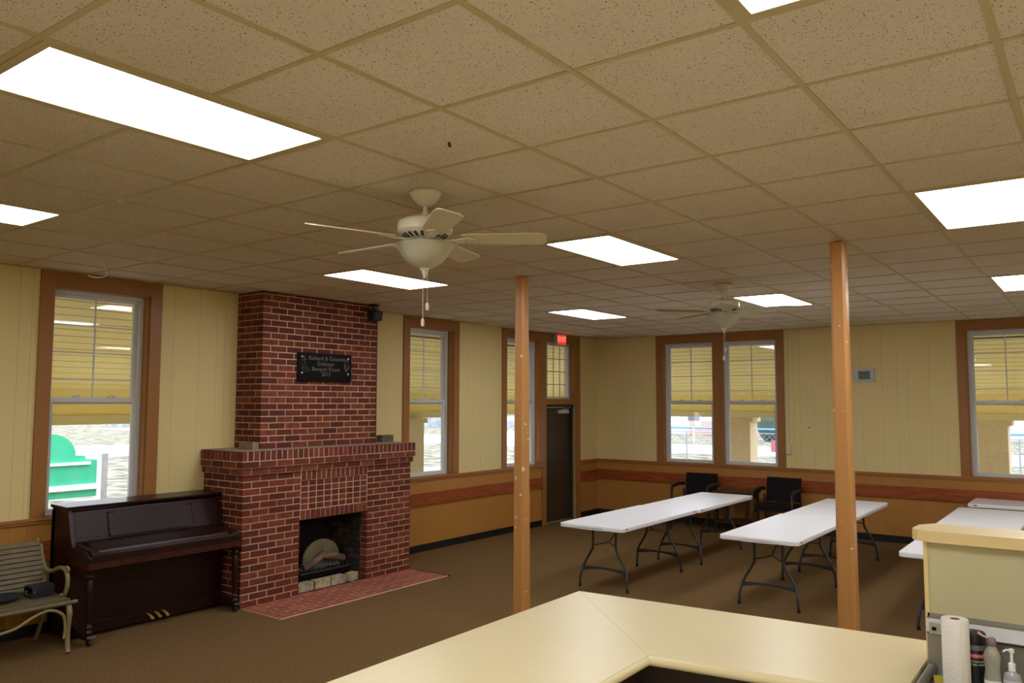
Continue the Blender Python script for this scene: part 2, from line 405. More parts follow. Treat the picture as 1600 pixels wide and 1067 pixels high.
# windows ---------------------------------------------------------------
def casing(put, a, b, z0, win, posts=()):
    def cb(u0, u1, za, zb, nm='casing'):
        mb = MB(); put(mb, u0, u1, -.02, .004, za, zb); ob(nm, mb, M_trim, win, bevel=.003)
    cb(a-CW, a, z0, HC-.002); cb(b, b+CW, z0, HC-.002); cb(a, b, ZT, HC-.002)
    for p, q in posts: cb(p, q, z0, ZT)
def sash_rect(put, a, b, w0, w1, z0, z1, rs, rt, rb):
    mb = MB(); put(mb, a, a+rs, w0, w1, z0, z1); put(mb, b-rs, b, w0, w1, z0, z1)
    put(mb, a+rs, b-rs, w0, w1, z1-rt, z1); put(mb, a+rs, b-rs, w0, w1, z0, z0+rb); return mb
def window_unit(put, a, b, win, shade=False):
    # liner boards
    mb = MB(); put(mb, a, a+.012, .004, .10, ZS, ZT); put(mb, b-.012, b, .004, .10, ZS, ZT); put(mb, a, b, .004, .10, ZT-.012, ZT); put(mb, a, b, -.015, .10, ZS-.02, ZS+.004)
    ob('jamb_liner', mb, M_trim, win)
    fr = ob('window_frame', sash_rect(put, a+.01, b-.01, .095, .185, ZS+.004, ZT-.012, .034, .030, .02), M_vinyl, win, bevel=.003)
    ia, ib = a+.044, b-.044; zl, zm, zt = ZS+.024, 1.99, ZT-.042
    up_ = ob('upper_sash', sash_rect(put, ia, ib, .148, .175, zm-.03, zt, .034, .034, .05), M_vinyl, win, bevel=.003)
    lo_ = ob('lower_sash', sash_rect(put, ia, ib, .112, .142, zl, zm+.032, .038, .045, .028), M_vinyl, win, bevel=.003)
    gz0, gz1 = zm+.02, zt-.034; ga, gb = ia+.034, ib-.034
    mb = MB(); put(mb, ga-.004, gb+.004, .159, .163, gz0-.01, gz1+.004); ob('pane', mb, M_glass, up_)
    mb = MB(); put(mb, ia+.034, ib-.034, .124, .128, zl+.024, zm-.009); ob('pane', mb, M_glass, lo_)
    c = (ga+gb)/2
    mb = MB(); put(mb, c-.007, c+.007, .152, .159, gz0, gz1); ob('muntin', mb, M_vinyl, up_)
    for z in (2.68, 2.432, 2.184):
        mb = MB(); put(mb, ga, gb, .1525, .1585, z-.006, z+.006); ob('muntin', mb, M_vinyl, up_)
    for u in (ia+.24, ib-.24):
        mb = MB(); put(mb, u-.03, u+.03, .104, .135, zm+.032, zm+.044); put(mb, u-.008, u+.03, .100, .118, zm+.044, zm+.052); ob('sash_lock', mb, M_vinyl, lo_, bevel=.003)
    if shade:
        mb = MB(); put(mb, ga, gb, .166, .174, gz1-.05, gz1-.025); ob('screen_rail', mb, mat_screen, up_)
mat_screen = mat('grey_screen_rail', '8c857a', .5)
w1 = struct('window_1', label='white sash window behind the piano'); casing(putL, *LW[0], ZS, w1); window_unit(putL, *LW[0], w1)
w2 = struct('window_2', label='white sash window right of the fireplace'); casing(putL, *LW[1], ZS, w2); window_unit(putL, *LW[1], w2, True)
w3 = struct('window_3', label='white sash window beside the door'); 
for seg_ in ((LW[2][0]-CW, LW[2][0], ZS, HC-.002), (LW[2][0], LW[2][1], ZT, HC-.002)):
    mb = MB(); putL(mb, seg_[0], seg_[1], -.02, .004, seg_[2], seg_[3]); ob('casing', mb, M_trim, w3, bevel=.003)
window_unit(putL, *LW[2], w3, True)
w4 = struct('window_4', label='left window of the back wall pair'); mb = MB()
for a, b, z0, z1 in ((BW[0][0]-CW, BW[0][0], ZS, HC-.002), (BW[0][0], BW[0][1], ZT, HC-.002), (BW[0][1], BW[1][0], ZS, HC-.002)):
    mb = MB(); putB(mb, a, b, -.02, .004, z0, z1); ob('casing', mb, M_trim, w4, bevel=.003)
window_unit(putB, *BW[0], w4)
w5 = struct('window_5', label='right window of the back wall pair')
for a, b, z0, z1 in ((BW[1][1], BW[1][1]+CW, ZS, HC-.002), (BW[1][0], BW[1][1], ZT, HC-.002)):
    mb = MB(); putB(mb, a, b, -.02, .004, z0, z1); ob('casing', mb, M_trim, w5, bevel=.003)
window_unit(putB, *BW[1], w5)
w6 = struct('window_6', label='single window at the right end of the back wall'); casing(putB, *BW[2], ZS, w6); window_unit(putB, *BW[2], w6, True)
# transom
w7 = struct('window_7', label='fixed transom window above the door')
for a, b, z0, z1 in ((LW[2][1], TR[0], ZS, HC-.002), (TR[0], TR[1]+.0, ZT, HC-.002), (TR[1], TR[1]+.15, 1.93, HC-.002), (TR[0], TR[1], 1.955, 2.045)):
    mb = MB(); putL(mb, a, b, -.02, .004, z0, z1); ob('casing', mb, M_trim, w7, bevel=.003)
mb = MB(); putL(mb, TR[0], TR[0]+.012, .004, .1, 2.04, ZT); putL(mb, TR[1]-.012, TR[1], .004, .1, 2.04, ZT); putL(mb, TR[0], TR[1], .004, .1, ZT-.012, ZT); putL(mb, *TR, .004, .1, 2.03, 2.045); ob('jamb_liner', mb, M_trim, w7)
fr = ob('window_frame', sash_rect(putL, TR[0]+.01, TR[1]-.01, .1, .18, 2.045, ZT-.012, .055, .04, .03), M_vinyl, w7, bevel=.003)
mb = MB(); putL(mb, TR[0]+.06, TR[1]-.06, .15, .154, 2.07, ZT-.05); ob('pane', mb, M_glass, fr)
for k in (1, 2, 3):
    u = TR[0]+.065+(TR[1]-TR[0]-.13)*k/4; mb = MB(); putL(mb, u-.006, u+.006, .142, .149, 2.075, ZT-.052); ob('muntin', mb, mat_screen, fr)
for k in (1, 2, 3):
    z = 2.075+(ZT-.052-2.075)*k/4; mb = MB(); putL(mb, TR[0]+.065, TR[1]-.065, .1425, .1485, z-.006, z+.006); ob('muntin', mb, mat_screen, fr)

# door -------------------------------------------------------------------
d = struct('door_1', label='dark brown exit door under the transom')
mb = MB(); putL(mb, TR[0]+.05, TR[1]-.05, .085, .13, .012, 1.90); ob('door_leaf', mb, M_door, d, bevel=.002)
mb = MB(); putL(mb, TR[0], TR[0]+.05, .02, .16, 0, 1.955); putL(mb, TR[1]-.05, TR[1], .02, .16, 0, 1.955); putL(mb, TR[0]+.05, TR[1]-.05, .02, .16, 1.905, 1.955); ob('door_frame', mb, M_frame, d, bevel=.003)
mb = MB(); putL(mb, TR[1]-.052, TR[1]-.036, .012, .02, .01, 1.9); ob('stop_edge_highlight', mb, M_alu, d, label='pale strip as a highlight on the door frame stop')  # pale strip stands in for the highlight along the frame stop edge
mb = MB(); putL(mb, LW[2][1]+.045, TR[0], -.02, .004, 0, ZS-.0); putL(mb, TR[1], TR[1]+.15, -.02, .004, 0, 1.93); ob('casing', mb, M_trim, d, bevel=.003)
cl = MB(); putL(cl, 9.78, 10.05, .03, .085, 1.80, 1.86); clo = ob('door_closer', cl, M_gplas, d, bevel=.006)
ob('closer_arm', MB().tube([(-.05, 9.84, 1.865), (-.02, 9.95, 1.875), (-.045, 10.12, 1.915)], .009), M_alu, clo)
mb = MB(); putL(mb, TR[0]+.06, TR[1]-.06, .045, .085, .98, 1.03); ob('push_bar', mb, M_frame, d, bevel=.006)

# fixtures on walls ------------------------------------------------------
t = thing('exit_sign', 'small lit red exit sign above the transom', 'exit sign', (0, 9.64, 2.955))
mb = MB().box(.022, .09, 9.50, 9.78, 2.955, 3.125); ob('sign_body', mb, M_gplas, t, bevel=.006)
mb = MB().box(.09, .094, 9.515, 9.765, 2.966, 3.114); ob('sign_face', mb, M_exit, t)
textmesh('lettering', 'EXIT', .125, M_exitt, t, frame_M((.0955, 9.64, 3.04), (0, 1, 0), (0, 0, 1)), space=1.0)
def outlet(put, u, z, label, w0=0, hw=.036, hh=.058):
    cx, cy = ((-w0, u) if put is putL else (u, YB+w0))
    t = thing('outlet', label, 'outlet', (cx, cy, z))
    mb = MB(); put(mb, u-hw, u+hw, -.008, 0, z-hh, z+hh); ob('cover_plate', mb, M_ivory, t, bevel=.003)
    for s in (-1, 1):
        mb = MB(); put(mb, u-.016, u+.016, -.011, -.007, z+s*.022-.013, z+s*.022+.013); ob('socket', mb, M_ivory, t, bevel=.002)
outlet(putL, 7.61, 1.136, 'ivory outlet on the wall between the two left wall windows past the fireplace')
outlet(putB, 4.51, 1.16, 'ivory outlet on the back wall under the thermostat')
t = thing('thermostat', 'grey thermostat with a small screen on the back wall', 'thermostat', (4.57, YB, 2.29))
mb = MB(); putB(mb, 4.435, 4.705, -.04, 0, 2.295, 2.495); ob('housing', mb, M_gplas, t, bevel=.012, seg=2)
mb = MB(); putB(mb, 4.49, 4.65, -.043, -.039, 2.335, 2.455); ob('screen', mb, M_lcd, t)
t = thing('wire_raceway', 'slim cream wire raceway running down right of the window pair', 'raceway', (3.435, YB, 1.21))
mb = MB(); putB(mb, 3.425, 3.45, -.016, 0, 1.32, HC-.004); ob('channel', mb, M_ivory, t, bevel=.002)
mb = MB(); putB(mb, 3.395, 3.475, -.035, 0, 1.20, 1.33); ob('junction_box', mb, M_ivory, t, bevel=.004)
t = thing('wall_hook', 'tiny dark hook on the cream back wall left of the right post', 'hook', (3.753, YB, 1.61))
ob('peg', MB().tube([(3.753, YB, 1.611), (3.753, YB-.02, 1.605), (3.753, YB-.022, 1.625)], .006), M_dark, t)

# ------------------------------------------------------------------ ceiling lights
def troffer(name, label, i, j, group=None):
    x0, x1, y0, y1 = gx(j)+.012, gx(j+1)-.012, gy(i)+.012, gy(i+2)-.012
    t = thing('ceiling_light', label, 'ceiling light', ((x0+x1)/2, (y0+y1)/2, HC-.004), 'fluorescent ceiling lights')
    f = MB().box(x0, x0+.034, y0, y1, HC-.004, HC+.03).box(x1-.034, x1, y0, y1, HC-.004, HC+.03).box(x0+.034, x1-.034, y0, y0+.034, HC-.004, HC+.03).box(x0+.034, x1-.034, y1-.034, y1, HC-.004, HC+.03)
    ob('frame', f, M_grid, t, bevel=.002)
    ob('diffuser', MB().box(x0+.033, x1-.033, y0+.033, y1-.033, HC+.0, HC+.02), M_diff, t)
L_lab = {(-1, -6): 'lit ceiling panel at the left edge, over the window wall', (-1, -2): 'large lit ceiling panel at the upper left, the nearest one', (-1, 2): 'lit ceiling panel cut by the top edge of the photo',
 (5, -6): 'lit ceiling panel behind the near fan, in front of the chimney', (5, -2): 'lit ceiling panel between the near fan and the right post', (5, 2): 'large lit ceiling panel at the right edge',
 (11, -6): 'lit ceiling panel far back near the exit door', (11, -2): 'lit ceiling panel just right of the far fan', (11, 2): 'small lit ceiling panel far right, above the thermostat wall'}
for i, j in lights: troffer('l', L_lab[(i, j)], i, j)
for n, (i, j) in enumerate(unseen_fill): troffer('l', ['added fill panel right of the frame in the middle row', 'added fill panel right of the frame in the back row', 'added unseen fill panel over the kitchen, left one', 'added unseen fill panel over the kitchen, middle one', 'added unseen fill panel at the kitchen side, right of the sink', 'added unseen fill panel over the kitchen, right one'][n], i, j)
for (x, y), lab in (((2.757, 9.136), 'round ceiling disc left below the far fan'), ((3.79, 9.43), 'round ceiling disc right below the far fan'), ((6.23, 9.32), 'round ceiling disc right of the right post')):
    t = thing('ceiling_disc', lab, 'ceiling disc', (x, y, HC), 'round discs on the far ceiling')
    ob('rim', MB().lathe((x, y, HC), [(.075, .003), (.075, -.008), (.06, -.016), (.058, -.016), (.055, -.008)], 24), M_fan, t, smooth=True)
    ob('cover', MB().lathe((x, y, HC), [(.055, -.006), (.05, -.012), (.01, -.014)], 24), mat_screen, t, smooth=True)
def hook(name, lab, pts, r, m_, cat='hook'):
    t = thing(name, lab, cat, pts[0]); ob('bent_wire', MB().tube(spline(pts, 5), r), m_, t, smooth=True)
hook('loose_wire', 'curled pale wire hanging from the ceiling before the left window', [(.80, 1.52, HC), (.82, 1.58, HC-.05), (.80, 1.60, HC-.11), (.76, 1.55, HC-.13), (.72, 1.49, HC-.115)], .006, M_fan, 'wire')
hook('ceiling_hook', 'small white hook on the ceiling tile near the right edge', [(6.855, 2.262, HC+.004), (6.857, 2.262, HC-.02), (6.865, 2.262, HC-.035), (6.872, 2.262, HC-.02)], .004, M_fan)
hook('ceiling_hook', 'thin pale wire hook on the ceiling right of the right post', [(6.27, 4.56, HC+.004), (6.262, 4.56, HC-.03), (6.255, 4.56, HC-.07)], .003, M_fan)
hook('ceiling_hook', 'tiny black wire standing in for a hole in the ceiling tile above the near fan', [(5.113, .949, HC+.004), (5.115, .949, HC-.008), (5.12, .95, HC-.016)], .006, M_dark)  # bent black wire put in place of a dark hole in the tile

# ------------------------------------------------------------------ ceiling fans
def make_fan(label):
    t = thing('ceiling_fan', label, 'ceiling fan', (0, 0, 0), 'white ceiling fans')   # origin at ceiling
    ob('canopy', MB().lathe((0, 0, 0), [(.086, 0), (.088, -.012), (.080, -.02), (.074, -.034), (.060, -.055), (.035, -.075), (.02, -.082)], 28), M_fan, t, smooth=True)
    ob('downrod', MB().lathe((0, 0, 0), [(.0125, -.075), (.0125, -.115), (.022, -.12), (.024, -.15), (.012, -.155)], 16), M_fan, t, smooth=True)
    mo = ob('motor', MB().lathe((0, 0, 0), [(.02, -.140), (.075, -.146), (.120, -.156), (.146, -.170), (.150, -.180), (.150, -.222), (.144, -.228), (.135, -.236), (.085, -.262), (.06, -.268)], 36), M_fan, t, smooth=True)
    for k in range(20):
        a = 2*PI*k/20; mb = MB(); c, s = math.cos(a), math.sin(a)
        def P(r, tt, z): return (c*r-s*tt, s*r+c*tt, z)
        mb.loft([[P(.092, -.006, -.2615), P(.092, .006, -.2615), P(.092, .006, -.255), P(.092, -.006, -.255)], [P(.126, -.008, -.244), P(.126, .008, -.244), P(.126, .008, -.237), P(.126, -.008, -.237)]])
        ob('vent_slot', mb, M_dark, mo)
    ob('switch_housing', MB().lathe((0, 0, 0), [(.06, -.262), (.062, -.272), (.058, -.30), (.062, -.306), (.05, -.31)], 28), M_fan, t, smooth=True)
    ob('glass_bowl', MB().lathe((0, 0, 0), [(.05, -.292), (.155, -.293), (.164, -.296), (.159, -.303), (.146, -.318), (.135, -.335), (.127, -.350), (.115, -.368), (.098, -.388), (.075, -.405), (.050, -.418), (.03, -.426), (.02, -.428)], 36), M_frost, t, smooth=True)
    ob('finial', MB().lathe((0, 0, 0), [(.032, -.420), (.034, -.428), (.022, -.434), (.015, -.445), (.012, -.458), (.006, -.466), (.008, -.472), (.002, -.478)], 16), M_fan, t, smooth=True)
    for k in range(5):
        a = 2*PI*k/5; c, s = math.cos(a), math.sin(a); pt = math.radians(-13)
        def P(r, tt, h): # pitched
            y_ = tt*math.cos(pt)-h*math.sin(pt); z_ = tt*math.sin(pt)+h*math.cos(pt)
            return (c*r-s*y_, s*r+c*y_, -.262+z_)
        up_, dn = [], []
        outl = [(.20, -.050), (.24, -.060), (.40, -.066), (.60, -.071), (.645, -.066), (.665, -.045), (.668, .045), (.645, .066), (.60, .071), (.40, .066), (.24, .060), (.20, .050)]
        mb = MB(); mb.loft([[P(r, w_, -.003) for r, w_ in outl], [P(r, w_, .003) for r, w_ in outl]])
        ob('blade', mb, M_bladeM, t)
        br = MB()
        arm = [(.075, -.012, -.004), (.13, -.014, -.018), (.18, -.022, -.014), (.235, -.034, -.009), (.27, -.014, -.008), (.285, 0, -.008)]
        half = [(r, w_, h) for r, w_, h in arm]; poly = half+[(r, -w_, h) for r, w_, h in half[::-1]]
        br.loft([[P(r, w_, h-.003) for r, w_, h in poly], [P(r, w_, h+.003) for r, w_, h in poly]])
        bo = ob('blade_bracket', br, M_fan, t)
        for rr, ww in ((.225, -.02), (.225, .02), (.262, 0)):
            x, y, z = P(rr, ww, -.013); ob('screw', MB().lathe((x, y, z), [(.005, 0), (.004, -.003)], 8), M_chrome, bo)
    for (x, y, zb) in ((.02, -.03, -.62), (-.012, .03, -.70)):
        ch = ob('pull_chain', MB().tube([(x, y, -.30), (x, y, zb)], .0013, 5), M_fan, t)
        ob('chain_fob', MB().lathe((x, y, zb), [(.003, .006), (.009, 0), (.010, -.02), (.009, -.036), (.003, -.04)], 12), M_fan, ch, smooth=True)
    return t
fan = make_fan('near white ceiling fan with frosted bowl, in front of the chimney')
# the far fan shows some blades with their wood-toned side
f2 = dup(fan, (4.456, 5.789, HC), math.radians(7), 'far white ceiling fan between the two posts, beside a lit panel')
oaks = 0
for c_ in f2.children:
    if c_.name.startswith('blade') and not c_.name.startswith('blade_bracket'):
        if oaks in (2, 3):
            c_.material_slots[0].link = 'OBJECT'; c_.material_slots[0].material = M_bladeW; c_['label'] = 'oak-toned blade'
        oaks += 1
fan.location = (4.462, 1.503, HC); fan.rotation_euler = (0, 0, math.radians(35))

# ------------------------------------------------------------------ fireplace
FX, FY0, FY1 = .665, 3.07, 5.40
SX, SY0, SY1 = .44, 3.42, 5.035
OY0, OY1, OZ = 3.77, 4.70, .765
MZ = 1.50
fp = thing('fireplace', 'red brick fireplace with chimney breast and mantle ledge, between piano and window', 'fireplace', (.3, 4.2, 0))
core = MB(); e = .0035
core.box(.008, FX-e, FY0+e, OY0-.014, 0, 1.27); core.box(.008, FX-e, OY1+.014, FY1-e, 0, 1.27); core.box(.008, FX-e, OY0-.014, OY1+.014, OZ+e, 1.27)
core.box(FX-.05, FX+.004, OY0-.002, OY1+.002, 1.172, 1.27)
core.box(.008, .08, OY0-e, OY1+e, 0, OZ+e)
core.box(.008, FX+.0185, FY0-.0185, FY1+.0185, 1.27, 1.337); core.box(.008, FX+.0365, FY0-.0365, FY1+.0365, 1.337, MZ-.004)
core.box(.008, SX-e, SY0+e, SY1-e, MZ-.004, HC-.003)
ob('mortar_core', core, M_mortar, fp)
bricks = []; heads = []; rows_ = []
J = .012; BL, BH, BD = .1925, .057, .095
def course_front(dst, fx, y0, y1, z, h, off, pitch=BL+J, depth=BD):
    y = y0-off
    while y < y1-.012:
        a, b = max(y, y0), min(y+pitch-J, y1)
        if b-a > .015: dst.append((fx-depth, fx, a, b, z, z+h))
        y += pitch
def course_side(dst, fy, x0, x1, z, h, off, sgn=1):
    x = x1+off
    while x > x0+.012:
        a, b = max(x-BL, x0), min(x, x1)
        if b-a > .015: dst.append((a, b, fy, fy+BD*sgn) if False else (a, b, min(fy, fy+BD*sgn), max(fy, fy+BD*sgn), z, z+h))
        x -= BL+J
def quoined(dst, fx, y0, y1, z, h, k, both=True):
    """one running-bond course with the corner brick turned on alternate courses"""
    if k % 2 == 0:
        course_front(dst, fx, y0, y1, z, h, 0)
        course_side(dst, y0, .009, fx-BD-J, z, h, 0)
        course_side(dst, y1, .009, fx-BD-J, z, h, 0, -1)
    else:
        dst.append((fx-BL, fx, y0, y0+BD, z, z+h)); dst.append((fx-BL, fx, y1-BD, y1, z, z+h))
        course_front(dst, fx, y0+BD+J, y1-BD-J, z, h, 0)
        course_side(dst, y0, .009, fx-BL-J, z, h, 0); course_side(dst, y1, .009, fx-BL-J, z, h, 0, -1)
z = MZ; k = 0
while z < HC-.01:
    quoined(bricks, SX, SY0, SY1, z+.004, min(BH, HC-.004-z-.004), k); z += .067; k += 1
# body piers
for k in range(19):
    z = 1.27-.067*(k+1)+J*.5
    if k % 2 == 0:
        course_front(bricks, FX, FY0, OY0-J*.5, z, BH, 0); course_side(bricks, FY0, .009, FX-BD-J, z, BH, 0)
        course_front(bricks, FX, OY1+J*.5, FY1, z, BH, .1); course_side(bricks, FY1, .009, FX-BD-J, z, BH, 0, -1)
    else:
        bricks.append((FX-BL, FX, FY0, FY0+BD, z, z+BH)); course_front(bricks, FX, FY0+BD+J, OY0-J*.5, z, BH, 0)
        course_side(bricks, FY0, .009, FX-BL-J, z, BH, 0)
        bricks.append((FX-BL, FX, FY1-BD, FY1, z, z+BH)); course_front(bricks, FX, OY1+J*.5, FY1-BD-J, z, BH, 0)
        course_side(bricks, FY1, .009, FX-BL-J, z, BH, 0, -1)
# mantle courses
quoined(bricks, FX+.022, FY0-.022, FY1+.022, 1.27+.005, BH, 1)
quoined(bricks, FX+.040, FY0-.040, FY1+.040, 1.337+.005, BH, 0)
fx, y0, y1 = FX+.040, FY0-.040, FY1+.040
n = 36; p = (y1-y0+J)/n
for i in range(n): rows_.append((fx-.19, fx, y0+i*p, y0+(i+1)*p-J, 1.404+.004, MZ))
x = fx-.19-J
while x > .03: rows_.append((max(x-.057, .009), x, y0, y0+.19, 1.408, MZ)); rows_.append((max(x-.057, .009), x, y1-.19, y1, 1.408, MZ)); x -= .067
# panel above the opening
n = 14; p = (OY1-OY0)/n
for i in range(n):
    a, b = OY0+i*p+J*.5, OY0+(i+1)*p-J*.5
    rows_.append((FX-.09, FX+.004, a, b, OZ, OZ+.095)); rows_.append((FX-.09, FX+.008, a, b, 1.175, 1.268))
n = 9; p = (OY1-OY0)/n; hz = (1.170-(OZ+.10))/5
for i in range(n):
    for q in range(5):
        zz = OZ+.10+q*hz
        heads.append((FX-.09, FX-.002, OY0+i*p+J*.5, OY0+(i+1)*p-J*.5, zz+.004, zz+hz-.004))
bcache = {}
def put_bricks(lst, name, parent, material, limit=300, bev=.002, jit=.0012):
    def sc(b):
        c = Vector(((b[0]+b[1])/2, (b[2]+b[3])/2, (b[4]+b[5])/2)); d = CAM-c; l = d.length
        vis = (b[3]-b[2])*(b[5]-b[4])*d.x/l+(b[1]-b[0])*(b[5]-b[4])*max(-d.y, 0)/l
        if b[2] > 4.9 and b[1] < .45 and b[0] < .3: vis *= .02
        return vis/l**2
    lst = sorted(lst, key=sc, reverse=True); restb = MB(); any_ = False
    for i, b in enumerate(lst):
        dx, dy, dz = b[1]-b[0], b[3]-b[2], b[5]-b[4]
        if i < limit:
            key = (round(dx, 3), round(dy, 3), round(dz, 3), material.name)
            if key not in bcache: bcache[key] = MB().box(-dx/2, dx/2, -dy/2, dy/2, -dz/2, dz/2).mesh(name, material, bevel=bev)
            o = link(name, bcache[key], parent)
            o.location = ((b[0]+b[1])/2+random.uniform(-jit, jit), (b[2]+b[3])/2, (b[4]+b[5])/2)
            o.rotation_euler = (0, 0, 0)
        else: restb.box(*b); any_ = True
    if any_:
        o = ob(name+'_rows', restb, material, parent, bevel=bev); o['kind'] = 'stuff'
put_bricks(bricks, 'brick', fp, M_brick)
put_bricks(heads, 'header_brick', fp, M_brick)
put_bricks(rows_, 'rowlock_brick', fp, M_brick)
ob('mantle_slab', MB().box(0.009, FX+.02, FY0-.02, FY1+.02, MZ-.006, MZ+.003), mat('grey_mortar_top', '8d7a68', .9, var=('a39282', 8, .6), bump=(60, .4)), fp)
# firebox
fb = ob('firebox', MB().box(.08, .10, OY0, OY1, 0, OZ).box(.10, FX-.1, OY0-.005, OY0+.01, 0, OZ).box(.1, FX-.1, OY1-.01, OY1+.005, 0, OZ).box(.08, FX-.1, OY0, OY1, OZ-.004, OZ+.01).box(.08, FX-.02, OY0, OY1, 0, .012), M_soot, fp)
for k in range(11):
    off = .1 if k % 2 else 0; x = .12-off
    while x < FX-.11:
        a, b = max(x, .11), min(x+BL, FX-.1)
        if b-a > .02:
            o = ob('firebrick', MB().box(a, b, OY1-.025, OY1-.008, .02+k*.067, .077+k*.067), M_fbrick, fb, bevel=.003)
        x += BL+J
ob('lintel', MB().box(FX-.1, FX-.02, OY0-.02, OY1+.02, OZ-.008, OZ), M_dark, fp)
# hearth: bricks laid flush in front
h = thing('hearth', 'flat red brick hearth strip set into the carpet before the fireplace', 'hearth', (.98, 4.2, 0))
HX0, HX1, HY0, HY1 = FX-.03, 1.275, 3.08, 5.40
ob('mortar_bed', MB().box(HX0, HX1, HY0, HY1, 0, .0085), mat('pink_tan_mortar', 'd0a88c', .9), h)
hb = []
y = HY0+.005
for r_ in range(9):
    x0 = HX0+.006+r_*.0705
    hb.append((x0, x0+.057, HY0+.005, HY0+.1, .003, .010)) if r_ % 2 else None
    st = HY0+.005+(.105 if r_ % 2 else 0)
    yy = st
    while yy < HY1-.02:
        b = min(yy+BL, HY1-.005)
        if b-yy > .03: hb.append((x0, x0+.057, yy, b, .003, .010))
        yy += BL+J
put_bricks(hb, 'brick', h, M_hbrick, 300, .0015, 0)
ob('carpet_edge_strip', MB().box(FX+.03, 1.29, HY1, HY1+.022, 0, .011), M_dark, h, bevel=.003, label='dark metal carpet edge strip')
# loose bricks in the opening
M_lb = mat('pale_old_brick', 'a8977c', .9, island=['9a8468', 'a4937a', 'c0ae84', 'b4a68e'], var=('6f5d4a', 18, .6), bump=(60, .6))
for i, (y, rz, x, lab) in enumerate(((3.90, .05, .575, 'tan loose brick at the left of the firebox floor'), (4.13, -.03, .575, 'tan loose brick second from left in the firebox'), (4.345, .04, .575, 'pale yellow loose brick third from left in the firebox'), (4.60, .25, .57, 'pale loose brick at the right of the firebox, set apart'))):
    o = ob('loose_brick', MB().box(-.045, .045, -.1, .1 if i < 3 else .03, 0, .085), M_lb, None, bevel=.006); o.location = (x, y, .012); o.rotation_euler = (0, 0, rz)
    tag(o, lab, 'brick', 'loose bricks in the firebox')
o = ob('loose_brick', MB().box(-.05, .05, -.095, .095, 0, .08), mat('grey_brown_brick', '6c5c4c', .9, var=('4c3f34', 12, .6), bump=(60, .6)), None, bevel=.005); o.location = (.30, 5.45-.12, MZ+.003)
tag(o, 'grey brown loose brick on the right end of the mantle', 'brick')
o = ob('loose_brick', MB().box(-.1, .1, -.04, .04, 0, .075), M_lb, None, bevel=.005); o.location = (.42, 3.30, MZ+.003); o.rotation_euler = (0, 0, .1)
tag(o, 'worn pale loose brick on the left end of the mantle', 'brick')
# electric log set
t = thing('electric_log_set', 'black electric log heater with arched back inside the firebox', 'heater', (.40, 4.22, .012))
ob('heater_box', MB().box(.34, .52, 3.90, 4.60, .05, .165).box(.30, .345, 3.88, 4.62, .012, .30), M_black, t, bevel=.005)
pts = [(4.06, .17)]+[(4.33+.26*math.cos(a), .25+.22*math.sin(a)) for a in [PI-PI*i/16 for i in range(17)]]+[(4.60, .17)]
ob('arched_back', MB().prism(pts, .33, .35, 'x'), mat('pale_reflector', '8e8568', .6, var=('6f684e', 9, .5)), t)
for i in range(11):
    y = 3.94+i*.062; ob('grate_bar', MB().tube([(.50, y, .165), (.515, y, .20), (.50, y, .215)], .006, 6), M_leg, t)
ob('grate_rail', MB().box(.51, .522, 3.90, 4.60, .16, .175), M_leg, t)
M_log = mat('ceramic_log', '7b5f4b', .9, var=('3f2e24', 12, .8), bump=(40, .8), stretch=(1, .3, 1))
ob('log', MB().tube(spline([(.46, 3.98, .215), (.45, 4.10, .235), (.42, 4.22, .27), (.41, 4.32, .33)], 4), [.045]*3+[.04]*4+[.035]*6, 9), M_log, t, smooth=True)
ob('log', MB().tube(spline([(.40, 4.29, .30), (.43, 4.42, .28), (.45, 4.56, .24)], 4), [.04]*9, 9), M_log, t, smooth=True)
for i in range(10): ob('ember', MB().blob((.46+random.uniform(-.03, .03), 3.96+i*.06, .185+random.uniform(0, .015)), (.03, .028, .022), 7, 5), mat('ember', '4a4442', .9) if i == 0 else MATS['ember'], t)
# plaque
t = thing('wall_plaque', 'black engraved plaque screwed to the chimney bricks', 'plaque', (.44, 4.24, 2.2))
ob('slab', MB().box(.442, .462, 3.86, 4.62, 2.205, 2.52), M_black, t, bevel=.004)
for txt, z, s in (('L. Richard & Genevieve', 2.462, .063), ('Evilsizer', 2.402, .068), ('Banquet Room', 2.345, .062), ('2013', 2.288, .062)):
    textmesh('lettering', txt, s, M_engr, t, frame_M((.4635, 4.245 if s != .063 else 4.255, z), (0, 1, 0), (0, 0, 1)), .0006, space=1.06)
for y in (3.915, 4.57):
    for z in (2.475, 2.30): ob('screw', MB().lathe((.461, y, z), [(.011, 0), (.010, .003), (.004, .005)], 12, 'x'), M_wht, t, smooth=True)
eng = MB()
for pts in ([(3.90, 2.43), (3.93, 2.45), (3.95, 2.41), (3.97, 2.37), (4.0, 2.34), (4.03, 2.32)], [(3.90, 2.40), (3.93, 2.38), (3.91, 2.35), (3.94, 2.32), (3.99, 2.31)], [(3.92, 2.36), (3.96, 2.35), (3.98, 2.33)]):
    eng.tube([(.4625, a, b) for a, b in pts], .0022, 5)
ob('engraved_drawing', eng, M_engr, t)
eng = MB()
for k in range(9):
    a = k*.75; cy, cz = 4.54+.035*math.cos(a), 2.40+.03*math.sin(a)
    eng.tube([(.4625, cy, cz), (.4625, cy+.02*math.cos(a*2), cz+.02*math.sin(a*2)), (.4625, 4.54+.01*math.cos(a), 2.33)], .0016, 5)
ob('engraved_drawing', eng, M_engr, t)
